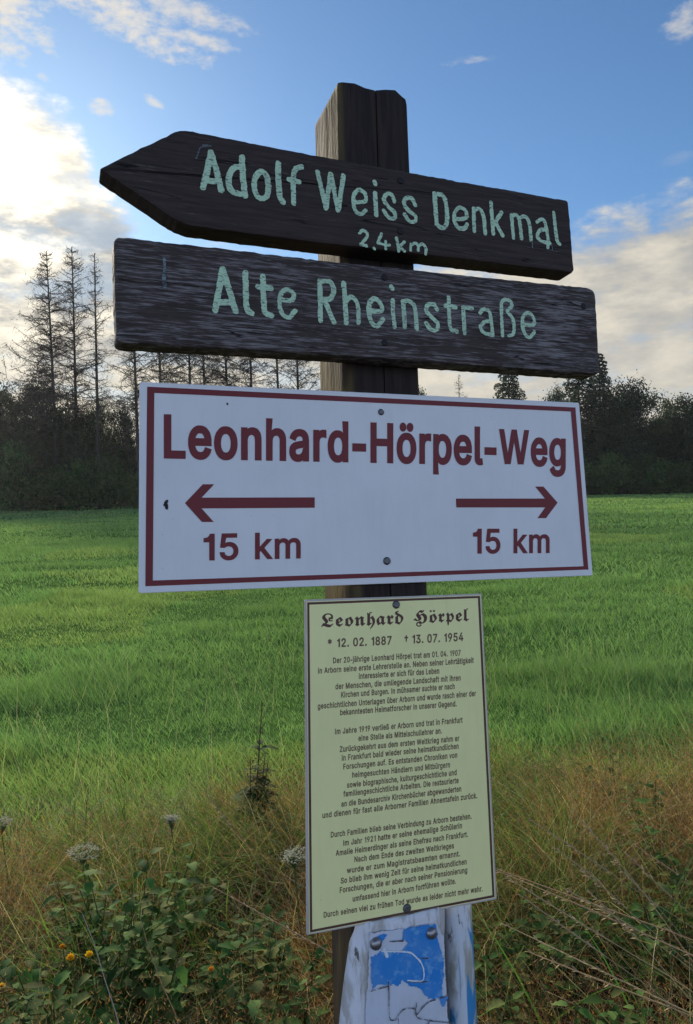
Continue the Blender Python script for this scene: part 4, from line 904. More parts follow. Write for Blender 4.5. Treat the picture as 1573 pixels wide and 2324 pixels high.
# ------------------------------------------------------------------ printed glyphs: outlines in 1/1000 em
GLY = json.loads(r'''{"S*":[453,[[201,223,250,223,246,331,336,272,362,314,350,322,267,364,267,366,278,372,362,415,337,459,246,400,250,509,201,509,206,400,115,459,111,455,89,416,105,406,185,366,185,364,170,356,89,315,114,272,206,331]]],"S,":[188,[[38,-119,84,-119,137,71,68,71]]],"S-":[453,[[114,188,337,188,337,244,114,244]]],"S.":[188,[[89,-4,108,-3,119,1,135,17,141,35,140,54,131,70,119,81,98,87,82,85,67,77,55,65,50,47,51,28,55,17,72,1]]],"S0":[453,[[222,-7,265,-3,296,7,324,24,350,50,368,76,386,118,397,158,403,199,405,241,403,309,397,350,384,396,368,432,350,459,337,472,335,472,324,484,296,502,264,512,231,516,189,512,158,502,129,484,101,455,85,432,71,401,57,355,50,309,48,267,50,199,56,158,69,112,85,76,103,50,132,22,157,7,166,4,189,-3],[222,50,202,52,181,60,166,71,147,91,136,111,124,140,115,174,111,208,109,264,114,327,119,351,133,392,147,417,166,438,181,449,202,457,231,460,257,455,272,449,278,443,283,441,306,417,320,394,331,363,338,334,342,300,344,244,338,174,321,117,306,91,287,71,270,59,251,52]]],"S1":[453,[[76,0,391,0,391,55,276,55,276,509,197,509,86,427,87,358,201,443,208,448,212,448,212,55,76,55]]],"S2":[453,[[64,0,389,0,389,57,153,57,153,61,267,179,267,181,317,234,353,282,363,298,370,314,378,339,381,363,379,400,372,424,361,446,349,462,329,482,305,498,279,508,230,516,201,514,170,508,142,496,120,482,99,461,83,437,75,419,68,393,66,362,127,362,128,383,131,396,139,414,148,428,158,438,175,449,190,455,219,460,259,455,288,441,308,420,315,406,319,391,320,364,317,344,312,328,298,303,282,281,252,249,252,247,234,230,234,228,220,215,206,198,135,124,135,122,121,109,121,107,92,78,92,76,78,63,78,61,64,48]]],"S3":[453,[[210,-7,253,-5,279,1,310,12,334,27,357,48,370,65,384,92,390,114,393,140,391,175,383,199,371,223,357,241,334,262,307,277,275,287,251,290,221,289,357,443,357,445,372,460,372,509,70,509,70,452,288,452,288,447,157,300,157,248,208,248,251,242,276,234,300,217,316,197,328,165,328,123,323,107,315,92,292,69,274,60,241,51,197,51,164,59,149,66,136,76,126,86,117,101,112,114,109,132,44,132,47,107,56,80,70,56,92,34,107,22,134,9,161,0,186,-5]]],"S4":[453,[[282,0,343,0,343,105,413,105,413,163,343,163,343,318,282,318,282,163,109,163,110,169,311,508,247,509,41,161,40,105,282,105]]],"S5":[453,[[214,-7,255,-4,288,5,310,15,320,24,325,26,354,54,369,75,382,104,388,130,391,158,390,190,386,211,379,232,370,252,358,270,331,299,314,311,293,322,255,332,235,334,209,333,192,330,172,323,147,311,137,301,134,301,151,452,366,452,366,509,96,509,67,253,129,246,133,251,145,259,182,273,209,277,244,274,276,262,282,256,287,254,303,238,315,220,326,185,328,167,326,139,323,124,314,103,304,88,288,72,269,60,243,51,201,51,184,55,162,66,136,91,127,108,122,130,60,130,63,104,70,83,83,59,104,36,117,25,139,11,161,2,190,-5]]],"S7":[453,[[97,0,166,1,391,448,391,509,62,509,62,452,323,452,323,447]]],"S8":[453,[[218,-7,261,-5,290,1,316,10,342,25,366,46,378,61,390,81,398,107,401,131,400,151,394,180,386,198,368,225,352,241,336,252,320,260,300,265,301,268,322,275,341,287,359,307,372,329,379,352,382,376,380,401,373,430,361,451,353,459,350,465,329,485,305,499,280,509,257,514,233,516,190,513,166,507,143,497,123,485,101,464,90,451,79,430,73,407,70,376,73,352,80,329,93,307,111,287,130,275,152,268,153,265,133,260,116,252,100,241,84,225,64,194,57,174,52,146,54,107,62,83,74,61,97,36,115,22,137,10,156,3,190,-5],[216,49,187,53,168,59,151,69,134,84,121,105,117,119,115,134,117,159,122,174,130,190,137,199,153,213,170,224,189,231,216,235,249,234,263,231,282,224,299,213,302,209,308,206,322,190,335,159,337,135,334,115,328,99,318,84,305,72,286,60,250,50],[218,290,196,293,179,299,164,308,151,321,138,343,134,357,134,394,138,408,145,421,151,430,163,442,188,454,206,459,246,459,264,454,289,442,308,421,318,394,318,357,314,343,307,329,288,308,261,294,247,291]]],"S9":[453,[[130,0,200,0,202,2,340,206,362,245,374,271,382,295,388,328,388,370,381,406,371,429,352,459,331,480,311,494,283,507,258,513,221,516,194,513,170,507,154,500,122,481,101,460,85,437,72,409,66,384,64,360,66,319,71,296,83,268,98,246,115,229,136,214,160,203,195,196,234,195,258,202,277,213],[222,243,205,245,177,255,159,268,148,279,138,294,130,315,125,347,126,367,130,388,138,408,148,424,173,446,189,454,205,459,247,459,264,454,280,446,305,423,323,388,327,360,326,328,322,311,314,294,305,279,291,265,280,257,261,248]]],"SA":[480,[[16,0,86,1,135,142,344,142,394,1,463,0,276,509,200,508],[156,199,157,207,194,310,200,334,215,376,222,404,239,456,268,357,324,199]]],"SB":[456,[[60,0,256,0,287,2,309,6,343,17,369,31,389,51,400,66,410,87,417,117,417,155,411,185,402,204,391,221,375,237,346,255,332,260,315,262,316,268,342,277,357,286,378,306,387,319,391,329,397,351,398,364,396,400,390,422,381,443,370,458,351,477,330,491,305,501,266,508,60,509],[126,57,125,231,253,231,286,226,305,219,321,209,335,195,342,185,350,170,354,155,355,132,353,114,344,95,337,89,337,87,328,78,310,67,283,60,251,57],[126,285,125,452,245,452,272,449,295,442,311,431,326,413,334,389,336,375,335,354,323,325,303,304,274,290,242,285]]],"SC":[510,[[262,-7,296,-6,336,3,368,15,403,38,425,58,448,90,460,113,473,158,473,160,408,160,404,143,392,118,380,101,366,87,345,72,331,65,302,56,275,53,235,56,209,63,183,76,180,80,165,90,141,116,126,142,113,176,105,220,103,261,109,314,113,333,124,363,141,392,165,418,171,421,183,432,208,445,242,454,275,456,313,450,345,437,364,423,383,404,400,375,405,363,408,348,473,348,468,371,459,398,448,419,435,439,403,471,384,485,350,501,319,511,273,516,223,512,185,501,149,484,110,450,110,448,92,430,70,394,54,356,44,308,40,260,44,200,53,156,69,116,92,78,122,46,149,25,188,6,223,-3]]],"SD":[502,[[60,0,227,0,270,3,313,14,352,31,382,52,413,85,434,120,450,162,458,202,462,249,458,308,448,355,434,390,412,427,382,458,354,478,313,496,267,506,231,509,60,509],[126,57,125,452,227,452,252,450,289,442,321,428,341,413,364,389,380,360,391,326,398,284,398,226,391,184,378,146,363,121,340,96,319,81,289,68,256,60,221,57]]],"SE":[419,[[60,0,375,0,375,57,125,57,125,229,355,229,355,286,125,286,125,452,372,452,372,509,60,509]]],"SF":[410,[[60,0,125,0,125,221,346,221,346,278,125,278,125,452,369,452,369,509,60,509]]],"SG":[520,[[263,-7,310,-4,342,4,378,19,407,38,433,64,453,94,467,126,475,158,478,193,478,256,283,256,283,199,415,199,413,171,404,139,396,122,384,104,363,83,342,69,320,60,298,55,264,53,236,56,209,63,183,76,179,81,166,90,141,116,124,146,115,170,106,210,103,247,106,298,113,333,126,367,141,393,147,398,147,400,164,418,170,421,182,432,208,445,234,453,260,456,301,453,331,443,345,436,363,422,378,407,387,394,403,364,408,349,474,349,469,371,461,394,449,417,436,437,404,469,385,483,341,504,313,511,271,516,221,512,183,501,148,484,145,480,121,463,110,452,104,443,91,430,69,394,54,356,43,307,40,263,43,201,52,159,68,117,91,78,121,46,141,32,144,28,184,7,223,-3]]],"SH":[517,[[60,0,125,0,125,232,392,232,392,0,457,0,457,509,392,509,392,289,125,289,125,509,60,509]]],"SI":[300,[[31,0,269,0,269,57,183,57,183,452,269,452,269,509,31,509,31,452,118,452,118,57,31,57]]],"SJ":[396,[[181,-7,228,-2,267,13,292,31,318,62,332,99,336,139,336,509,272,509,272,140,269,116,261,92,250,76,231,61,205,52,189,50,172,51,159,53,140,60,119,77,107,94,100,115,98,173,33,173,33,140,38,99,52,62,72,36,107,10,142,-2]]],"SK":[467,[[60,0,125,0,125,168,197,244,203,239,372,0,449,0,243,287,245,292,448,509,364,509,224,358,224,356,199,332,187,316,162,290,125,242,125,509,60,509]]],"SL":[393,[[60,0,361,0,361,57,125,57,125,509,60,509]]],"SM":[628,[[60,0,122,0,122,350,120,432,169,292,285,1,342,0,457,292,491,387,505,433,504,0,568,0,568,509,475,508,351,186,315,73,278,186,153,508,60,509]]],"SN":[523,[[60,0,125,0,125,309,120,430,200,292,385,2,387,0,463,0,463,509,399,509,399,134,403,78,400,81,388,108,380,119,370,140,355,162,349,175,306,240,300,252,266,303,138,507,136,509,60,509]]],"SP":[445,[[60,0,125,0,125,186,244,186,274,188,303,194,333,207,354,221,375,242,390,264,401,293,407,316,409,355,405,387,391,429,377,450,354,473,333,487,303,500,266,507,241,509,60,509],[126,242,125,452,259,451,277,447,298,439,304,433,309,431,326,414,334,401,343,369,343,326,333,293,324,278,310,264,285,250,260,244,239,242]]],"SS":[447,[[215,-9,263,-7,292,-1,322,10,350,25,373,46,386,63,398,84,406,110,408,132,407,163,396,197,384,214,360,238,345,248,311,265,281,275,203,295,170,307,141,324,121,346,116,363,115,380,121,406,129,419,147,437,168,449,183,454,209,458,230,459,256,456,281,449,303,437,322,419,332,403,337,378,401,378,398,404,390,428,377,450,356,472,341,484,307,502,290,508,261,514,235,516,192,514,167,509,135,497,112,484,95,471,72,444,62,426,54,402,52,368,56,340,67,312,89,286,111,269,146,252,171,243,279,212,299,204,320,191,340,169,344,156,346,143,345,126,338,105,329,91,315,77,287,60,249,50,201,50,183,53,165,59,149,66,135,76,121,90,114,101,107,120,104,137,38,137,41,112,50,84,64,59,91,31,101,23,121,12,155,-1,185,-7]]],"ST":[449,[[193,0,257,0,257,452,417,452,417,509,32,509,32,452,193,452]]],"SU":[517,[[249,-8,299,-6,330,1,364,15,392,33,417,58,433,79,446,107,454,138,457,168,457,509,393,509,393,172,391,153,378,114,367,98,347,78,332,68,307,58,287,53,272,52,230,53,210,58,190,66,168,80,151,97,139,116,127,149,124,172,124,509,60,509,60,167,63,138,71,107,85,79,100,58,131,29,155,14,188,1,218,-6]]],"SV":[480,[[204,0,279,1,463,509,394,508,291,207,286,197,257,109,242,53,200,186,191,207,85,508,16,509]]],"SW":[686,[[155,0,230,0,231,2,317,317,331,373,342,433,344,431,351,389,358,366,363,339,454,2,455,0,530,0,670,509,603,509,602,507,508,139,493,65,460,206,381,507,380,509,306,509,217,171,203,113,194,61,175,143,172,164,167,177,160,210,83,507,82,509,16,509]]],"SZ":[438,[[42,0,399,0,399,57,141,57,114,55,176,138,186,155,189,157,199,174,202,176,212,193,215,195,225,212,228,214,238,231,241,233,249,247,252,249,262,266,265,268,275,285,278,287,288,304,291,306,301,323,304,325,314,342,317,344,397,461,397,509,40,509,40,452,323,453,264,373,220,306,217,304,205,284,202,282,190,262,187,260,175,240,172,238,143,193,140,191,128,171,125,169,113,149,110,147,98,127,95,125,83,105,42,47]]],"Sa":[389,[[154,-9,176,-8,201,-4,230,8,243,16,260,33,272,52,277,52,277,0,337,0,337,258,331,299,319,326,312,337,298,352,270,370,241,379,212,384,170,383,135,376,115,369,94,358,78,346,64,332,51,314,41,292,46,289,100,274,110,293,126,309,136,316,165,328,187,331,204,331,228,327,249,317,262,305,271,289,275,274,276,253,272,241,266,235,258,231,244,228,182,221,128,212,93,201,63,184,43,162,36,147,30,113,32,82,38,62,57,32,75,15,95,4,118,-4],[164,45,145,47,131,51,115,59,102,71,96,81,92,99,93,120,101,137,119,152,145,163,253,180,268,184,276,190,276,134,274,120,266,98,256,82,240,66,212,51,194,47]]],"Sb":[424,[[218,-8,262,-6,289,3,314,16,317,20,332,30,355,56,371,85,381,115,388,149,390,180,389,217,382,259,369,296,354,321,341,334,341,336,314,361,288,374,261,382,236,384,205,383,172,374,146,355,135,344,130,335,121,325,120,321,114,319,114,509,53,509,53,0,112,0,112,59,118,59,123,49,138,30,158,12,185,-2],[215,47,196,49,176,56,154,71,135,94,125,114,118,136,114,159,113,203,118,243,129,273,144,296,160,312,177,322,196,328,226,330,245,328,263,322,289,304,307,282,316,262,324,236,327,218,328,176,324,142,316,116,306,96,296,82,280,66,263,55,244,49]]],"Sc":[396,[[201,-8,230,-7,259,-2,287,9,307,21,312,27,320,32,341,55,352,73,363,101,361,103,304,117,299,101,292,88,272,66,256,56,245,52,223,47,203,46,182,49,162,55,144,66,125,86,108,116,101,142,96,181,97,206,101,233,108,259,118,279,128,294,147,312,164,322,182,328,201,330,233,328,251,322,271,311,292,287,300,273,303,262,362,277,349,309,333,332,319,346,301,359,275,372,258,378,229,384,172,382,146,375,116,360,108,352,97,345,72,319,55,290,43,258,37,228,34,193,36,156,43,118,55,86,72,57,97,31,108,24,116,16,153,0,172,-5]]],"Sd":[424,[[187,-8,219,-7,234,-4,255,5,267,12,291,35,307,59,313,59,313,0,372,0,372,509,311,509,311,319,306,319,304,321,295,337,274,359,252,374,220,383,188,384,163,382,136,374,124,368,111,361,107,356,94,347,70,321,54,292,45,268,36,229,34,199,35,160,42,118,57,79,70,56,75,52,84,39,110,16,136,3,163,-6],[200,47,180,49,161,55,144,66,128,82,120,93,111,111,102,137,97,169,96,196,98,218,106,256,118,282,128,296,144,311,161,322,180,328,210,330,229,328,249,321,272,305,288,286,300,264,306,243,311,209,312,182,307,141,302,123,290,94,280,80,264,65,247,55,228,49]]],"Se":[404,[[206,-8,240,-7,263,-3,284,4,303,14,321,26,344,49,357,69,365,91,306,105,295,83,277,65,255,53,243,49,219,46,195,47,171,52,150,61,138,70,119,90,109,107,102,126,98,148,97,169,371,169,370,230,365,258,349,302,334,325,304,355,284,367,248,380,215,384,170,382,141,373,114,359,84,333,78,324,71,318,54,289,43,256,36,226,34,196,36,156,43,118,55,86,72,57,95,32,122,13,147,2,175,-5],[98,221,97,233,108,269,127,297,145,313,163,323,181,328,199,330,229,328,247,323,264,314,280,298,297,272,304,250,308,229,308,221]]],"Sf":[254,[[81,0,142,0,142,327,228,327,228,379,142,379,142,427,145,444,152,458,163,468,169,470,182,473,205,474,227,468,243,519,242,522,233,525,206,530,167,529,136,520,122,512,96,487,85,465,81,442,81,379,6,379,6,327,81,327]]],"Sg":[425,[[200,-151,229,-150,257,-146,280,-140,302,-131,315,-124,339,-104,350,-91,364,-65,370,-42,372,-17,372,379,313,379,313,319,308,319,305,322,296,337,276,359,256,372,235,380,220,383,188,384,164,382,137,374,111,361,98,348,96,348,71,321,54,292,42,261,36,231,34,201,36,152,42,122,54,91,67,70,84,49,96,38,125,20,151,10,163,7,187,5,219,6,243,12,267,23,289,43,294,52,303,62,304,66,306,68,311,68,311,-11,308,-35,298,-59,281,-76,264,-86,238,-95,229,-96,197,-97,167,-93,141,-82,130,-74,114,-58,101,-41,51,-69,59,-85,70,-98,86,-114,111,-131,154,-146],[200,59,181,61,158,68,137,82,118,103,102,142,97,173,96,199,102,243,116,279,127,295,144,312,162,322,180,328,210,330,229,328,250,321,273,305,291,284,307,244,311,222,312,180,308,145,300,120,281,90,265,75,247,66,229,61]]],"Sh":[410,[[53,0,114,0,114,238,118,264,126,284,146,308,175,324,201,329,231,327,255,319,276,301,286,287,293,265,296,240,296,0,357,0,357,248,355,274,351,295,342,320,328,341,310,359,296,369,254,383,220,384,198,382,174,374,151,362,130,342,114,316,114,509,53,509]]],"Si":[167,[[53,0,114,0,114,379,53,379],[78,443,96,444,106,448,121,462,126,478,125,495,121,505,106,518,87,524,72,522,56,514,47,505,41,486,42,475,47,462,62,448]]],"Sj":[167,[[-10,-143,29,-141,48,-137,66,-129,78,-121,92,-107,102,-91,109,-69,114,-35,114,379,53,379,52,-42,47,-62,32,-80,14,-86,-10,-87],[77,443,96,444,106,448,120,462,125,471,126,478,125,495,117,509,104,519,86,524,71,522,55,514,47,505,41,489,42,471,50,458,61,448]]],"Sk":[381,[[53,0,114,0,114,141,154,178,294,0,372,0,201,216,360,379,284,379,121,212,114,212,114,509,53,509]]],"Sl":[189,[[132,-2,158,-2,179,2,181,5,170,54,140,52,129,55,119,63,114,81,114,509,53,509,53,78,55,57,62,36,76,18,90,8,105,2]]],"Sm":[610,[[53,0,114,0,114,248,117,268,126,290,144,312,170,326,192,330,221,328,239,322,245,316,250,314,265,298,272,281,274,265,274,0,335,0,336,265,345,291,353,303,362,312,373,320,386,326,410,330,439,329,457,323,472,314,486,297,493,280,496,258,496,0,557,0,556,276,550,308,541,329,531,344,512,363,498,372,482,379,460,385,415,385,382,376,353,359,337,344,326,330,318,311,316,311,314,321,303,343,284,364,269,375,241,384,211,386,190,383,173,377,143,358,132,347,122,332,112,309,112,379,53,379]]],"Sn":[410,[[53,0,114,0,114,238,118,264,126,284,146,308,175,324,201,329,231,327,255,319,276,301,286,287,293,265,296,240,296,0,357,0,357,248,355,274,350,299,341,322,328,341,310,359,296,369,254,383,220,384,198,382,174,374,151,362,130,342,112,311,112,379,53,379]]],"So":[415,[[201,-8,243,-5,269,2,300,16,308,24,319,31,343,57,358,82,372,118,379,148,381,178,379,227,372,258,358,294,343,319,336,325,330,334,300,360,272,374,243,382,215,384,172,382,143,374,116,360,108,352,102,349,72,319,57,294,43,258,36,219,34,181,37,148,43,118,55,86,72,57,97,31,108,24,116,16,153,0,172,-5],[204,46,182,49,162,55,144,66,125,86,108,116,103,133,98,160,96,193,98,215,106,253,118,279,128,294,144,310,164,322,182,328,213,330,232,328,253,321,271,310,288,293,298,279,314,238,318,215,319,175,314,137,307,116,298,96,288,83,271,66,253,55,233,49]]],"Sp":[424,[[53,-143,114,-143,114,59,120,57,130,40,150,18,176,2,191,-4,206,-7,237,-8,262,-6,299,8,314,16,317,20,332,30,355,56,371,85,382,119,389,161,389,217,382,259,371,292,354,321,341,334,341,336,314,361,288,374,261,382,236,384,205,383,190,380,172,374,157,364,135,344,130,335,121,325,120,321,118,319,112,319,112,379,53,379],[215,47,196,49,176,56,154,71,135,94,125,114,118,136,114,159,113,203,118,243,129,273,144,296,160,312,177,322,196,328,226,330,245,328,263,322,289,304,307,282,316,262,324,236,327,218,328,176,324,142,316,116,306,96,296,82,280,66,263,55,244,49]]],"Sr":[259,[[53,0,114,0,114,246,116,260,122,277,132,293,145,306,158,315,170,320,203,326,219,326,243,322,243,384,196,384,170,377,151,367,130,347,130,345,124,340,115,321,112,321,112,379,53,379]]],"Ss":[365,[[169,-8,213,-7,233,-3,261,6,282,18,295,28,314,49,323,64,330,91,331,111,329,127,321,152,309,168,288,187,256,202,170,223,137,234,126,241,115,252,110,263,109,281,111,293,119,306,130,317,144,325,171,332,204,332,229,325,242,317,254,305,262,292,268,277,324,290,318,309,309,325,301,337,283,355,253,373,215,383,159,383,127,375,94,360,65,333,55,315,48,290,47,270,49,253,57,228,69,211,91,192,117,180,147,170,230,150,251,139,263,125,268,101,265,87,259,75,245,62,228,53,208,47,187,45,158,47,140,52,123,60,109,74,101,86,94,107,36,94,41,72,50,53,62,37,75,24,92,12,111,3,136,-4]]],"St":[227,[[163,-4,196,-3,211,1,213,4,202,54,177,50,154,51,139,58,129,72,126,90,126,327,204,327,204,379,126,379,126,471,65,471,65,379,6,379,6,327,65,327,65,88,68,63,76,42,94,19,112,7,136,-1]]],"Su":[410,[[176,-5,211,-3,235,5,258,17,279,37,294,59,297,69,298,0,357,0,357,379,296,379,296,143,294,126,283,96,274,82,261,69,235,55,209,50,179,52,153,61,135,77,123,95,116,116,114,137,114,379,53,379,53,124,54,107,59,84,69,58,82,38,99,21,114,11,134,2,156,-3]]],"Sv":[389,[[163,0,227,1,371,379,304,378,223,154,209,112,195,58,187,89,166,154,85,378,17,379]]],"Sw":[567,[[138,0,199,0,200,2,263,223,283,307,285,307,294,264,316,181,367,2,368,0,429,0,545,379,480,379,479,377,421,169,397,68,387,108,382,138,369,183,362,216,317,377,316,379,252,379,193,169,171,67,169,68,162,105,146,170,88,377,87,379,23,379]]],"Sz":[380,[[42,0,339,0,339,56,126,56,126,61,132,69,136,72,145,86,149,89,187,141,191,144,229,196,233,199,242,213,246,216,255,230,259,233,284,268,333,330,333,379,48,379,48,323,254,323,254,319,42,47]]],"Sß":[441,[[258,-7,288,-6,320,-1,341,6,359,15,371,24,386,41,397,61,403,95,402,122,398,138,383,166,357,193,305,232,291,249,287,260,285,277,291,298,319,337,329,362,331,374,332,400,330,422,323,444,312,464,281,493,259,504,241,510,202,516,164,512,126,498,96,474,77,448,64,410,60,368,60,0,122,0,122,370,124,395,130,418,139,433,155,448,173,456,202,459,218,457,233,452,249,443,263,427,269,411,272,392,269,362,254,336,247,330,233,312,225,295,223,287,223,263,228,239,243,214,263,194,287,175,301,167,330,140,336,130,342,107,339,87,334,76,322,64,307,56,289,51,256,50,229,54,216,58,188,74,186,73,164,20,182,10,209,0]]],"Sä":[389,[[154,-9,176,-8,201,-4,230,8,243,16,260,33,272,52,277,52,277,0,337,0,337,258,331,299,319,326,312,337,298,352,270,370,241,379,212,384,170,383,135,376,115,369,94,358,78,346,64,332,51,314,41,292,46,289,100,274,110,293,126,309,136,316,165,328,187,331,204,331,228,327,249,317,262,305,271,289,275,274,276,253,272,241,266,235,258,231,244,228,182,221,128,212,93,201,63,184,43,162,36,147,30,113,32,82,38,62,57,32,75,15,95,4,118,-4],[164,45,145,47,131,51,115,59,102,71,96,81,92,99,93,120,101,137,119,152,145,163,253,180,268,184,276,190,276,134,274,120,266,98,256,82,240,66,212,51,194,47],[112,443,129,444,139,448,152,462,157,475,158,486,152,504,143,515,129,522,112,523,96,518,85,508,78,495,77,477,82,462,96,448],[256,443,273,444,282,448,293,458,300,471,301,488,296,504,288,514,273,522,256,523,240,518,229,508,222,495,221,477,226,462,240,448]]],"Sö":[415,[[201,-8,243,-5,269,2,300,16,308,24,319,31,343,57,358,82,372,118,379,148,381,178,379,227,372,258,358,294,343,319,336,325,330,334,300,360,272,374,243,382,215,384,172,382,143,374,116,360,108,352,102,349,72,319,57,294,43,258,36,219,34,181,37,148,43,118,55,86,72,57,97,31,108,24,116,16,153,0,172,-5],[204,46,182,49,162,55,144,66,125,86,108,116,103,133,98,160,96,193,98,215,106,253,118,279,128,294,144,310,164,322,182,328,213,330,232,328,253,321,271,310,288,293,298,279,314,238,318,215,319,175,314,137,307,116,298,96,288,83,271,66,253,55,233,49],[130,443,147,444,157,448,171,462,175,471,176,488,171,504,161,515,147,522,130,523,114,518,103,508,96,495,95,477,100,462,114,448],[274,443,291,444,300,448,314,462,319,475,320,486,314,504,306,514,291,522,274,523,258,518,247,508,240,495,239,477,244,462,258,448]]],"Sü":[410,[[176,-5,211,-3,235,5,258,17,279,37,294,59,297,69,298,0,357,0,357,379,296,379,296,143,294,126,283,96,274,82,261,69,235,55,209,50,179,52,153,61,135,77,123,95,116,116,114,137,114,379,53,379,53,124,54,107,59,84,69,58,82,38,99,21,114,11,134,2,156,-3],[128,443,145,444,154,448,165,458,172,471,173,488,168,504,160,514,145,522,128,523,112,518,102,510,94,495,93,477,98,462,112,448],[271,443,288,444,298,448,312,462,316,471,317,488,312,504,302,515,288,522,271,523,256,518,246,510,237,491,236,480,242,462,256,448]]],"S†":[341,[[151,133,189,133,201,272,201,351,303,351,303,403,201,403,201,509,140,509,140,403,38,403,38,351,140,351,140,271]]],"F𝕷":[416,[[260,-15,291,-11,382,94,365,107,340,81,327,73,298,68,257,77,157,115,209,164,217,180,220,207,215,233,200,263,179,295,154,325,134,358,128,386,134,426,150,448,168,460,183,468,220,473,254,470,281,461,300,449,318,430,330,403,332,378,328,363,310,345,286,343,267,346,250,334,257,321,247,297,242,274,247,242,262,222,283,210,319,206,343,210,367,222,355,246,326,235,305,235,289,241,282,248,279,263,282,275,292,285,308,293,332,296,346,294,358,288,374,305,367,318,376,352,377,374,372,407,357,439,330,467,299,487,264,499,226,503,194,502,148,492,107,471,65,430,48,397,41,378,38,349,51,308,125,201,138,163,134,143,122,130,83,140,73,137,64,128,7,19,25,9,35,25,50,40,71,45,97,40,202,-4]]],"F𝖊":[279,[[154,-15,256,83,241,98,213,76,189,71,166,72,138,86,128,96,120,112,118,125,121,128,247,221,258,233,257,241,189,342,173,342,59,265,43,248,40,237,39,118,44,82,60,52,90,24,139,3,137,-7],[119,155,119,265,125,278,140,289,189,210]]],"F𝖔":[308,[[142,-15,163,-15,220,45,274,113,290,147,293,174,289,200,278,225,223,317,232,324,222,342,42,269,45,237,45,89,42,64,30,52,30,32,112,5,134,-6],[185,48,124,75,124,275,153,287,212,174,218,137,215,102,206,74,196,56]]],"F𝖓":[359,[[85,-15,105,-15,113,0,125,12,156,26,156,46,139,57,134,79,134,220,186,272,204,256,210,234,208,56,211,38,218,27,233,13,254,3,251,-5,268,-15,346,71,330,85,314,69,304,64,295,65,291,69,289,253,293,269,307,280,307,300,272,313,254,328,244,342,223,342,135,253,125,295,95,323,99,329,84,342,14,267,28,253,41,266,44,264,52,251,55,223,55,79,50,57,33,46,33,26,63,13,78,-2]]],"F𝖍":[310,[[148,-134,199,-77,233,-30,260,17,281,69,291,111,294,151,292,189,284,221,267,260,230,313,232,322,238,328,224,342,126,269,126,397,129,426,137,448,151,460,185,469,185,490,148,484,121,468,96,442,82,407,69,444,50,466,33,453,43,431,47,405,47,76,42,57,35,49,25,46,25,26,57,12,79,-15,99,-15,183,70,169,86,147,66,131,71,126,79,126,240,162,268,190,230,205,202,218,159,222,108,220,73,213,35,202,-2,183,-44,163,-80,133,-122]]],"F𝖆":[316,[[70,-15,180,69,181,57,192,29,229,6,230,3,224,-3,240,-15,314,68,299,83,286,70,272,65,263,73,259,92,259,243,263,261,279,271,279,291,205,313,175,327,174,334,153,334,100,289,61,250,37,219,21,183,15,142,26,80,63,15,65,7,56,-1],[132,63,118,73,106,99,96,136,93,170,94,214,98,238,107,260,122,278,181,248,181,98]]],"F𝖗":[250,[[130,-15,226,74,211,89,189,69,175,69,140,87,134,102,134,216,161,258,166,262,180,243,187,214,208,214,221,247,240,265,240,291,216,312,201,342,182,342,173,315,135,254,125,295,95,323,99,329,84,342,14,267,28,253,42,266,53,245,55,94,51,73,40,63,40,42,102,20,121,6,113,-5]]],"F𝖉":[320,[[144,-15,165,-15,215,38,267,105,289,145,301,178,305,220,303,241,296,263,283,286,259,312,200,355,127,398,100,422,95,439,98,453,117,466,140,469,140,490,136,490,90,484,52,469,29,446,21,418,26,393,38,374,69,347,119,318,37,269,40,250,40,87,35,67,25,60,25,40,98,14,134,-5],[181,48,147,70,119,83,119,285,146,301,192,272,215,250,231,211,233,176,229,131,215,88,198,60]]],"F𝕳":[514,[[181,-140,215,-136,241,-125,262,-105,275,-79,249,-66,222,-101,187,-111,157,-105,139,-94,123,-72,119,-52,122,-32,136,-9,153,1,186,2,199,-4,207,-12,211,-23,208,-34,225,-47,245,-37,361,-6,389,11,417,36,452,86,466,121,476,179,470,243,450,291,417,332,362,367,355,378,334,378,318,361,238,329,209,312,183,347,173,366,171,382,174,397,190,417,207,426,218,425,286,400,304,405,376,480,356,497,339,481,325,477,246,501,216,483,156,423,97,351,88,331,86,316,97,284,163,181,175,145,172,133,163,121,156,116,141,113,114,126,88,155,78,174,73,193,-11,134,5,113,20,121,30,120,84,91,139,84,180,92,203,102,239,126,257,144,267,164,269,181,262,215,225,288,250,303,280,307,310,295,342,262,367,210,375,148,369,94,354,49,334,25,328,19,298,6,246,49,242,57,244,69,225,76,207,60,134,31,108,7,95,-18,90,-54,93,-75,102,-96,135,-128,158,-137]]],"F𝖕":[328,[[91,-134,111,-134,112,-131,134,11,167,-2,179,-15,200,-15,287,106,306,146,313,181,306,227,252,317,261,327,249,342,138,267,134,291,104,324,101,337,107,350,91,362,43,305,34,289,36,280,55,256,60,237,62,79,15,28,31,16,42,28,54,32,65,30,74,-45],[202,53,186,58,138,85,138,238,187,273,245,184,253,152,247,106,237,81,217,57]]],"F𝖑":[189,[[121,-15,210,67,197,81,184,70,172,66,157,70,129,84,122,92,120,103,120,397,123,426,131,448,145,460,179,469,179,490,142,484,114,468,90,442,76,407,62,444,44,466,27,453,39,428,41,409,41,101,39,78,35,69,25,62,25,42,90,18,111,3,104,-7]]]}''')
GLY['S1'] = [330, [[206, 0, 276, 0, 276, 509, 212, 509, 196, 470, 160, 436, 96, 424, 96, 368, 206, 368]]]
GLY['SW'] = [690, [[0, 509, 118, 509, 200, 165, 285, 509, 405, 509, 490, 165, 572, 509, 690, 509, 560, 0, 425, 0, 345, 330, 265, 0, 130, 0]]]
GLY['S-'] = [315, [[50, 150, 262, 150, 262, 215, 50, 215]]]
GLY['SI'] = [185, [[60, 0, 125, 0, 125, 509, 60, 509]]]
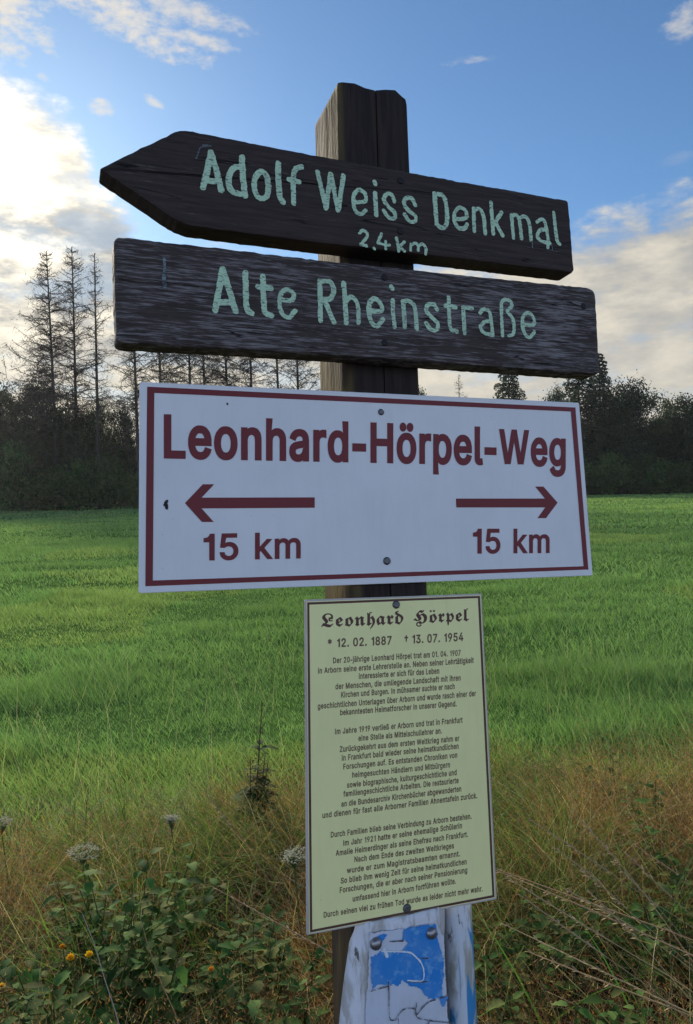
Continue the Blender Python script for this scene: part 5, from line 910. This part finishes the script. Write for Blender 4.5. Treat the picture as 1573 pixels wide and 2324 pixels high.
_gc = {}
def glyph(key, sx, grow):
    """triangles of one glyph, squeezed by sx and emboldened by grow"""
    k = (key, round(sx, 3), round(grow, 4))
    if k in _gc: return _gc[k]
    cs = []
    for c in GLY[key][1]:
        P = np.array(c, float).reshape(-1, 2) / 1000 * np.array((sx, 1.0))
        Q = [P[0]]
        for q in P[1:]:
            if np.linalg.norm(q - Q[-1]) > .0075: Q.append(q)
        P = np.array(Q)
        if len(P) < 3: continue
        if grow:
            if key == 'SW': grow = 0
            a = P - np.roll(P, 1, 0); b = np.roll(P, -1, 0) - P; a /= np.linalg.norm(a, axis=1)[:, None] + 1e-9; b /= np.linalg.norm(b, axis=1)[:, None] + 1e-9
            na = np.stack([-a[:, 1], a[:, 0]], 1); nb = np.stack([-b[:, 1], b[:, 0]], 1); q = na + nb; q /= (np.sum(q * na, 1)[:, None].clip(.45)) * 1.0
            P = P + q * grow * GSIGN
        A = .5 * np.sum(P[:, 0] * np.roll(P[:, 1], -1) - P[:, 1] * np.roll(P[:, 0], -1)); cs.append((A, P))
    vs = []; ed = []
    for _, P in cs:
        n = len(vs); vs += [Vector((p[0], p[1])) for p in P]; ed += [(n + i, n + (i + 1) % len(P)) for i in range(len(P))]
    ov, _, of, _, _, _ = delaunay_2d_cdt(vs, ed, [], 0, 1e-6)
    ov = np.array([(v.x, v.y) for v in ov]); of = np.array(of, int).reshape(-1, 3); ce = ov[of].mean(1); wn = np.zeros(len(of), int)
    for _, P in cs:
        for a, b in zip(P, np.roll(P, -1, 0)):
            if a[1] == b[1]: continue
            hit = ((a[1] > ce[:, 1]) != (b[1] > ce[:, 1])); xi = (b[0] - a[0]) * (ce[:, 1] - a[1]) / (b[1] - a[1]) + a[0]
            wn += np.where(hit & (ce[:, 0] < xi), 1 if b[1] > a[1] else -1, 0)
    res = [(ov, of[wn != 0])]
    _gc[k] = (res, GLY[key][0] / 1000 * sx); return _gc[k]
GSIGN = -1.0
FRAK = {'L': '𝕷', 'e': '𝖊', 'o': '𝖔', 'n': '𝖓', 'h': '𝖍', 'a': '𝖆', 'r': '𝖗', 'd': '𝖉', 'H': '𝕳', 'p': '𝖕', 'l': '𝖑', 'ö': '𝖔'}
def set_line(txt, font='S', sx=1.0, grow=0.0, track=0.0):
    """lay out a line; returns V (n,2), F, width"""
    V = []; F = []; n = 0; x = 0.0; lay = []
    for ch in txt:
        if ch == ' ': x += .21 * sx + track; continue
        key = font + (FRAK[ch] if font == 'F' else ch)
        if key not in GLY: x += .2 * sx; continue
        parts, adv = glyph(key, sx, grow)
        if font == 'F' and ch == 'ö':
            for dx in (.07, .19):
                V.append(np.array([(x + dx, .50), (x + dx + .05, .45), (x + dx, .40), (x + dx - .05, .45)])); F.append(np.array([(0, 1, 2), (0, 2, 3)]) + n); lay += [0] * 4; n += 4
        for q, (P, T) in enumerate(parts):
            V.append(P + np.array((x, 0))); F.append(T + n); n += len(P); lay += [q] * len(P)
        x += adv + track
    return np.concatenate(V), np.concatenate(F), x - track, np.array(lay)
def put_line(V, lay, w, cap, q, s, z):
    """map a laid-out line into the photo quad q = baseline left, baseline right, cap-height right, cap-height left"""
    bl, br, tr, tl = [np.array(s.p(*p)) for p in q]; lo = V[:, 0].min(); hi = V[:, 0].max()
    a = ((V[:, 0] - lo) / (hi - lo))[:, None]; b = (V[:, 1] / cap)[:, None]
    P = (bl * (1 - a) + br * a) * (1 - b) + (tl * (1 - a) + tr * a) * b
    return np.concatenate([P, np.full((len(P), 1), z) + lay[:, None] * 4e-5], 1)
CAPH = max(p for p in GLY['SH'][1][0][1::2]) / 1000
def text_obj(name, s, lines, m, z=.0005):
    Vs = []; Fs = []; n = 0
    for txt, font, sx, grow, track, q, cap in lines:
        V, F, w, lay = set_line(txt, font, sx, grow, track); P = put_line(V, lay, w, cap, q, s, z); Vs.append(P); Fs.append(F + n); n += len(P)
    return link(name, npmesh(name, np.concatenate(Vs), np.concatenate(Fs)), m, s.root)
def flat_poly(name, s, loops, m, z=.0005):
    Vs = []; Fs = []; n = 0
    for L in loops:
        P = [[Vector((*s.p(*p), 0)) for p in c] for c in L]; t = tessellate_polygon(P); P = [q for c in P for q in c]
        Vs.append(np.array([(q.x, q.y, z) for q in P])); Fs.append(np.array(t, int).reshape(-1, 3) + n); n += len(P)
    return link(name, npmesh(name, np.concatenate(Vs), np.concatenate(Fs)), m, s.root)

# ------------------------------------------------------------------ white direction sign
white = Sign('direction_sign', (830, 1105), .007, 'white rectangular metal sign with dark red border, lettering and two arrows', 'sign')
OW = rounded([white.p(*q) for q in [(317.4, 866), (1314.5, 913.5), (1345.4, 1305.5), (315, 1346)]], [.003] * 4, 4)
link('panel', bmmesh('panel', slab(OW, .003, .0006, 1)), M['white_panel'], white.root)
flat_poly('border', white, [[[(334.2, 877.3), (1305.3, 924.5), (1334.8, 1292), (330, 1330)], [(350.4, 891.4), (1295, 933.6), (1324, 1284.5), (346.9, 1316.9)]]], M['red'])
text_obj('lettering', white, [('Leonhard-Hörpel-Weg', 'S', .80, .023, .024, [(371.9, 1036), (1283.5, 1056), (1283.5, 979), (371.9, 943.7)], CAPH)], M['red'])
text_obj('distance_text', white, [('15 km', 'S', .95, .017, .02, [(462, 1270), (682.5, 1265), (682.5, 1208), (462, 1213)], CAPH)], M['red'])
text_obj('distance_text', white, [('15 km', 'S', .85, .016, .02, [(1073, 1254.5), (1247, 1253), (1247, 1201), (1073, 1201)], CAPH)], M['red'])
z3 = crop(540, 1900, 860)[0]; z4 = crop(1500, 1900, 900)[0]
flat_poly('arrow', white, [[[z3(*p) for p in [(366, 205), (497, 67), (580, 67), (488, 165), (1315, 163), (1315, 239), (488, 244), (577, 343), (490, 343)]]]], M['red'])
flat_poly('arrow', white, [[[z4(*p) for p in [(1276, 193), (1177, 80), (1120, 80), (1187, 164), (566, 164), (568, 226), (1190, 226), (1135, 301), (1195, 301)]]]], M['red'])
screw(white, 864.5, 935, .0042, .0022, M['screw_dark']); screw(white, 877.8, 1272.5, .0052, .0025, M['screw_dark'])
link('sticker_remnant', sdf_mesh([([white.p(380, 1136), white.p(374, 1146)], .003), ([white.p(377, 1146), white.p(379, 1155)], .0028)], [], .0004, .0005, .0012, 3, 'sticker_remnant'), M['dark'], white.root)

link('dirt_speck', sdf_mesh([([white.p(515.7, 916), white.p(516, 917)], .002)], [], .0003, .0005, .0003, 3, 'dirt_speck'), M['dark'], white.root)

# ------------------------------------------------------------------ cream information board
info = Sign('information_board', (905, 1715), .007, 'tall cream yellow board with brown border and dense small print, below the white sign', 'sign')
OI = [info.p(*q) for q in [(691.5, 1360.5), (1093, 1346.5), (1128, 2040), (696.5, 2122)]]
link('panel', bmmesh('panel', slab(rounded(OI, [.002] * 4, 3), .003, .0005, 1)), M['edge'], info.root)
flat_poly('print_area', info, [[[(695.4, 1364.8), (1090.2, 1350.3), (1123.8, 2036.2), (701.5, 2117.2)]]], M['cream_panel'], .0003)
flat_poly('border', info, [[[(697, 1366.5), (1088.9, 1351.6), (1122.0, 2035), (703.3, 2115.4)], [(702, 1371.7), (1084.2, 1356.7), (1117, 2030.4), (708.6, 2108.7)]]], M['brown'], .0005)
z8 = crop(1180, 2330, 840)[0]; z9 = crop(1180, 2900, 840)[0]
text_obj('title', info, [('Leonhard', 'F', 1.0, .008, .03, [z8(195, 333), z8(812, 308), z8(812, 205), z8(195, 230)], .52), ('Hörpel', 'F', 1.0, .008, .03, [z8(885, 304), z8(1303, 286), z8(1303, 188), z8(885, 206)], .52)], M['brown'])
BODY = r'''* 12. 02. 1887    † 13. 07. 1954

Der 20-jährige Leonhard Hörpel trat am 01. 04. 1907
in Arborn seine erste Lehrerstelle an. Neben seiner Lehrtätigkeit
interessierte er sich für das Leben
der Menschen, die umliegende Landschaft mit ihren
Kirchen und Burgen. In mühsamer suchte er nach
geschichtlichen Unterlagen über Arborn und wurde rasch einer der
bekanntesten Heimatforscher in unserer Gegend.

Im Jahre 1919 verließ er Arborn und trat in Frankfurt
eine Stelle als Mittelschullehrer an.
Zurückgekehrt aus dem ersten Weltkrieg nahm er
in Frankfurt bald wieder seine heimatkundlichen
Forschungen auf. Es entstanden Chroniken von
heimgesuchten Händlern und Mitbürgern
sowie biographische, kulturgeschichtliche und
familiengeschichtliche Arbeiten. Die restaurierte
an die Bundesarchiv Kirchenbücher abgewanderten
und dienen für fast alle Arborner Familien Ahnentafeln zurück.

Durch Familien blieb seine Verbindung zu Arborn bestehen.
Im Jahr 1921 hatte er seine ehemalige Schülerin
Amalie Heimerdinger als seine Ehefrau nach Frankfurt.
Nach dem Ende des zweiten Weltkrieges
wurde er zum Magistratsbeamten ernannt.
So blieb ihm wenig Zeit für seine heimatkundlichen
Forschungen, die er aber nach seiner Pensionierung
umfassend hier in Arborn fortführen wollte.

Durch seinen viel zu frühen Tod wurde es leider nicht mehr wahr.'''.split('\n')
BODY = [b for b in BODY if b.strip()]
ext = [(z8, 245, 1260, 455, 405, 60)] + [(z8,) + e + (40,) for e in [(285, 1240, 583, 525), (172, 1338, 660, 580), (478, 1080, 700, 660), (303, 1240, 778, 712), (345, 1195, 840, 775), (170, 1355, 925, 828), (338, 1210, 972, 905), (300, 1255, 1115, 1027), (475, 1100, 1165, 1108)]] \
    + [(z9,) + e + (40,) for e in [(335, 1230, 180, 97), (350, 1225, 245, 155), (362, 1215, 310, 222), (428, 1160, 372, 295), (390, 1210, 448, 352), (362, 1225, 515, 412), (347, 1245, 590, 475), (205, 1365, 675, 525), (268, 1322, 820, 680), (362, 1250, 882, 750), (305, 1295, 958, 815), (445, 1190, 1005, 900), (388, 1235, 1088, 960), (343, 1285, 1165, 1020), (335, 1290, 1235, 1083), (432, 1205, 1300, 1165), (215, 1405, 1420, 1222)]]
lines = []
for t, (z, x0, x1, ya, yb, h) in zip(BODY, ext):
    q = [z(x0, ya + h / 2), z(x1, yb + h / 2), z(x1, yb - h / 2), z(x0, ya - h / 2)]; lines.append((t, 'S', .9, .022, .04, q, CAPH))
text_obj('date_line', info, lines[:1], M['print']); text_obj('body_text', info, lines[1:], M['print'])
screw(info, 898.7, 1371.7, .0052, .0026, M['screw_dark']); screw(info, 923.2, 2060, .0055, .0026, M['screw_dark'])

# ------------------------------------------------------------------ painted trail plate at the foot and white pole beside it
z10f, k10 = crop(1180, 3450, 840)
plate = Sign('trail_marker', (910, 2250), .012, 'weathered white plate with chipped blue paint and thin map lines, below the cream board', 'trail marker')
def build_plate():
    L = [(z10f(485, 470)), z10f(468, 545), z10f(436, 640), z10f(420, 720), z10f(400, 900), z10f(362, 1180), z10f(330, 1500), z10f(315, 1800)]
    Rr = [z10f(1150, 330), z10f(1150, 545), z10f(1150, 640), z10f(1150, 720), z10f(1155, 900), z10f(1165, 1180), z10f(1175, 1500), z10f(1180, 1800)]
    ns = 26; V = []; rows = len(L) * 3 - 2
    for i in range(rows):
        t = i / 3; k = min(len(L) - 2, int(t)); f = t - k
        a = np.array(plate.p(*L[k])) * (1 - f) + np.array(plate.p(*L[k + 1])) * f; b = np.array(plate.p(*Rr[k])) * (1 - f) + np.array(plate.p(*Rr[k + 1])) * f
        for j in range(ns):
            s = j / (ns - 1); p = a * (1 - s) + b * s
            w = -.012 * max(0, (.20 - s) / .20) ** 1.6 - .010 * max(0, (s - .86) / .14) ** 1.3 - .004 * (s - .5) ** 2 + .0012 * math.sin(i * .9 + j * .5)
            V.append((p[0], p[1], w))
    F = [(i * ns + j, (i + 1) * ns + j, (i + 1) * ns + j + 1, i * ns + j + 1) for i in range(rows - 1) for j in range(ns - 1)]
    bm = bmesh.new(); bv = [bm.verts.new(p) for p in V]; [bm.faces.new([bv[i] for i in f]) for f in F]
    bmesh.ops.recalc_face_normals(bm, faces=bm.faces)
    bmesh.ops.solidify(bm, geom=bm.faces[:], thickness=.004)
    link('plate', bmmesh('plate', bm, True), M['chip'], plate.root)
    pz = lambda P: [plate.p(*z10f(*p)) for p in P]
    sheet = pz([(560, 520), (1060, 455), (1110, 560), (1120, 800), (1130, 1000), (1150, 1300), (1170, 1600), (560, 1650), (530, 1300), (520, 1100), (545, 900), (550, 650)])
    link('map_sheet', sdf_mesh([], [sheet], .0009, .0022, .0016, 11, 'map_sheet'), M['sheet'], plate.root)
    b1 = pz([(805, 490), (1045, 455), (1060, 560), (1085, 650), (1110, 700), (1108, 830), (1090, 1005), (990, 1010), (930, 940), (850, 905), (800, 870), (760, 915), (690, 910), (640, 890), (575, 940), (560, 850), (570, 700), (640, 650), (790, 665), (830, 600), (800, 560)])
    b2 = pz([(610, 545), (690, 530), (640, 590)]); b3 = pz([(1085, 1000), (1140, 990), (1110, 1080), (1080, 1060)])
    for b_ in (b1, b2, b3): link('blue_paint', sdf_mesh([], [b_], .0007, .0030, .0022, 17, 'blue_paint'), M['blue'], plate.root)
    st = [(catmull(pz(q)), w) for q, w in [([(640, 655), (830, 660), (890, 690), (945, 760), (948, 870), (835, 872)], .0017), ([(660, 640), (680, 690)], .004)]]
    link('route_line', sdf_mesh(st, [], .0006, .0037, .0005, 19, 'route_line'), M['white_line'], plate.root)
    st = [(catmull(pz(q)), .0011) for q in [[(690, 880), (695, 1000), (700, 1150), (740, 1170)], [(740, 1170), (800, 1090), (880, 1080), (900, 1120)], [(900, 1040), (900, 1140), (1000, 1170), (1180, 1190)], [(900, 1130), (980, 1040), (1090, 1000), (1130, 985)],
          [(760, 1120), (770, 1210), (800, 1300)], [(1000, 1170), (960, 1260), (990, 1400)], [(940, 705), (985, 705)], [(840, 885), (975, 880)], [(560, 950), (700, 910)], [(700, 580), (800, 575)], [(700, 1290), (860, 1260), (1100, 1330)]]]
    for q, s_ in enumerate(st): link('map_line', sdf_mesh([s_], [], .0006, .0042 + q * .00006, .0006, 23, 'map_line'), M['black_line'], plate.root)
    for c in ((601, 600), (1015, 522)): screw(plate, *z10f(*c), .0078, .0075, M['screw'], slot=False)
build_plate()
def build_pole():
    a = uv(*z10f(1245, 330), -.012); b = uv(*z10f(1262, 1205), -.012); u = (a[0] + b[0]) / 2; r = .5 * (uv(*z10f(1352, 800), -.012)[0] - uv(*z10f(1135, 800), -.012)[0])
    v1 = uv(1048, 2010, -.012)[1]; L = (ORG.z + EY.z * v1 + .3) / EY.z
    o = empty('painted_pole', frame(u, v1, -.024)); tag(o, 'round pole with smeared white and blue paint, right beside the brown post foot', 'pole')
    V = []; N = 20; vs = np.concatenate([[0, -.006], -np.linspace(.02, L, 40)])
    for k, v in enumerate(vs):
        for i in range(N):
            q = 2 * math.pi * i / N; rr = r * (.82 if k == 0 else 1) * (1 + .05 * math.sin(3 * q + 1) + .02 * math.sin(v * 14 + q * 2)); V.append((math.cos(q) * rr, v, math.sin(q) * rr))
    bm = bmesh.new(); bv = [bm.verts.new(p) for p in V]
    for k in range(len(vs) - 1):
        for i in range(N): bm.faces.new((bv[k * N + i], bv[k * N + (i + 1) % N], bv[(k + 1) * N + (i + 1) % N], bv[(k + 1) * N + i]))
    bm.faces.new(bv[:N]); bmesh.ops.recalc_face_normals(bm, faces=bm.faces); link('pole_shaft', bmmesh('pole_shaft', bm, True), M['pole'], o)
build_pole()

# ------------------------------------------------------------------ morning haze
def build_haze():
    bm = bmesh.new(); bmesh.ops.create_cube(bm, size=1.0)
    for v in bm.verts: v.co = Vector((v.co.x * 1340, 345 + v.co.y * 730, -3 if v.co.z < 0 else 34))
    m = bpy.data.materials.new('haze_air'); m.use_nodes = True; nt = m.node_tree; nt.nodes.clear()
    p = nt.nodes.new('ShaderNodeVolumePrincipled'); p.inputs['Color'].default_value = (.92, .94, 1, 1); p.inputs['Density'].default_value = .00022; p.inputs['Anisotropy'].default_value = .45
    o = nt.nodes.new('ShaderNodeOutputMaterial'); nt.links.new(p.outputs[0], o.inputs['Volume'])
    tag(link('haze', bmmesh('haze', bm), m), 'thin morning haze over the meadow', 'haze', kind='stuff')
build_haze()
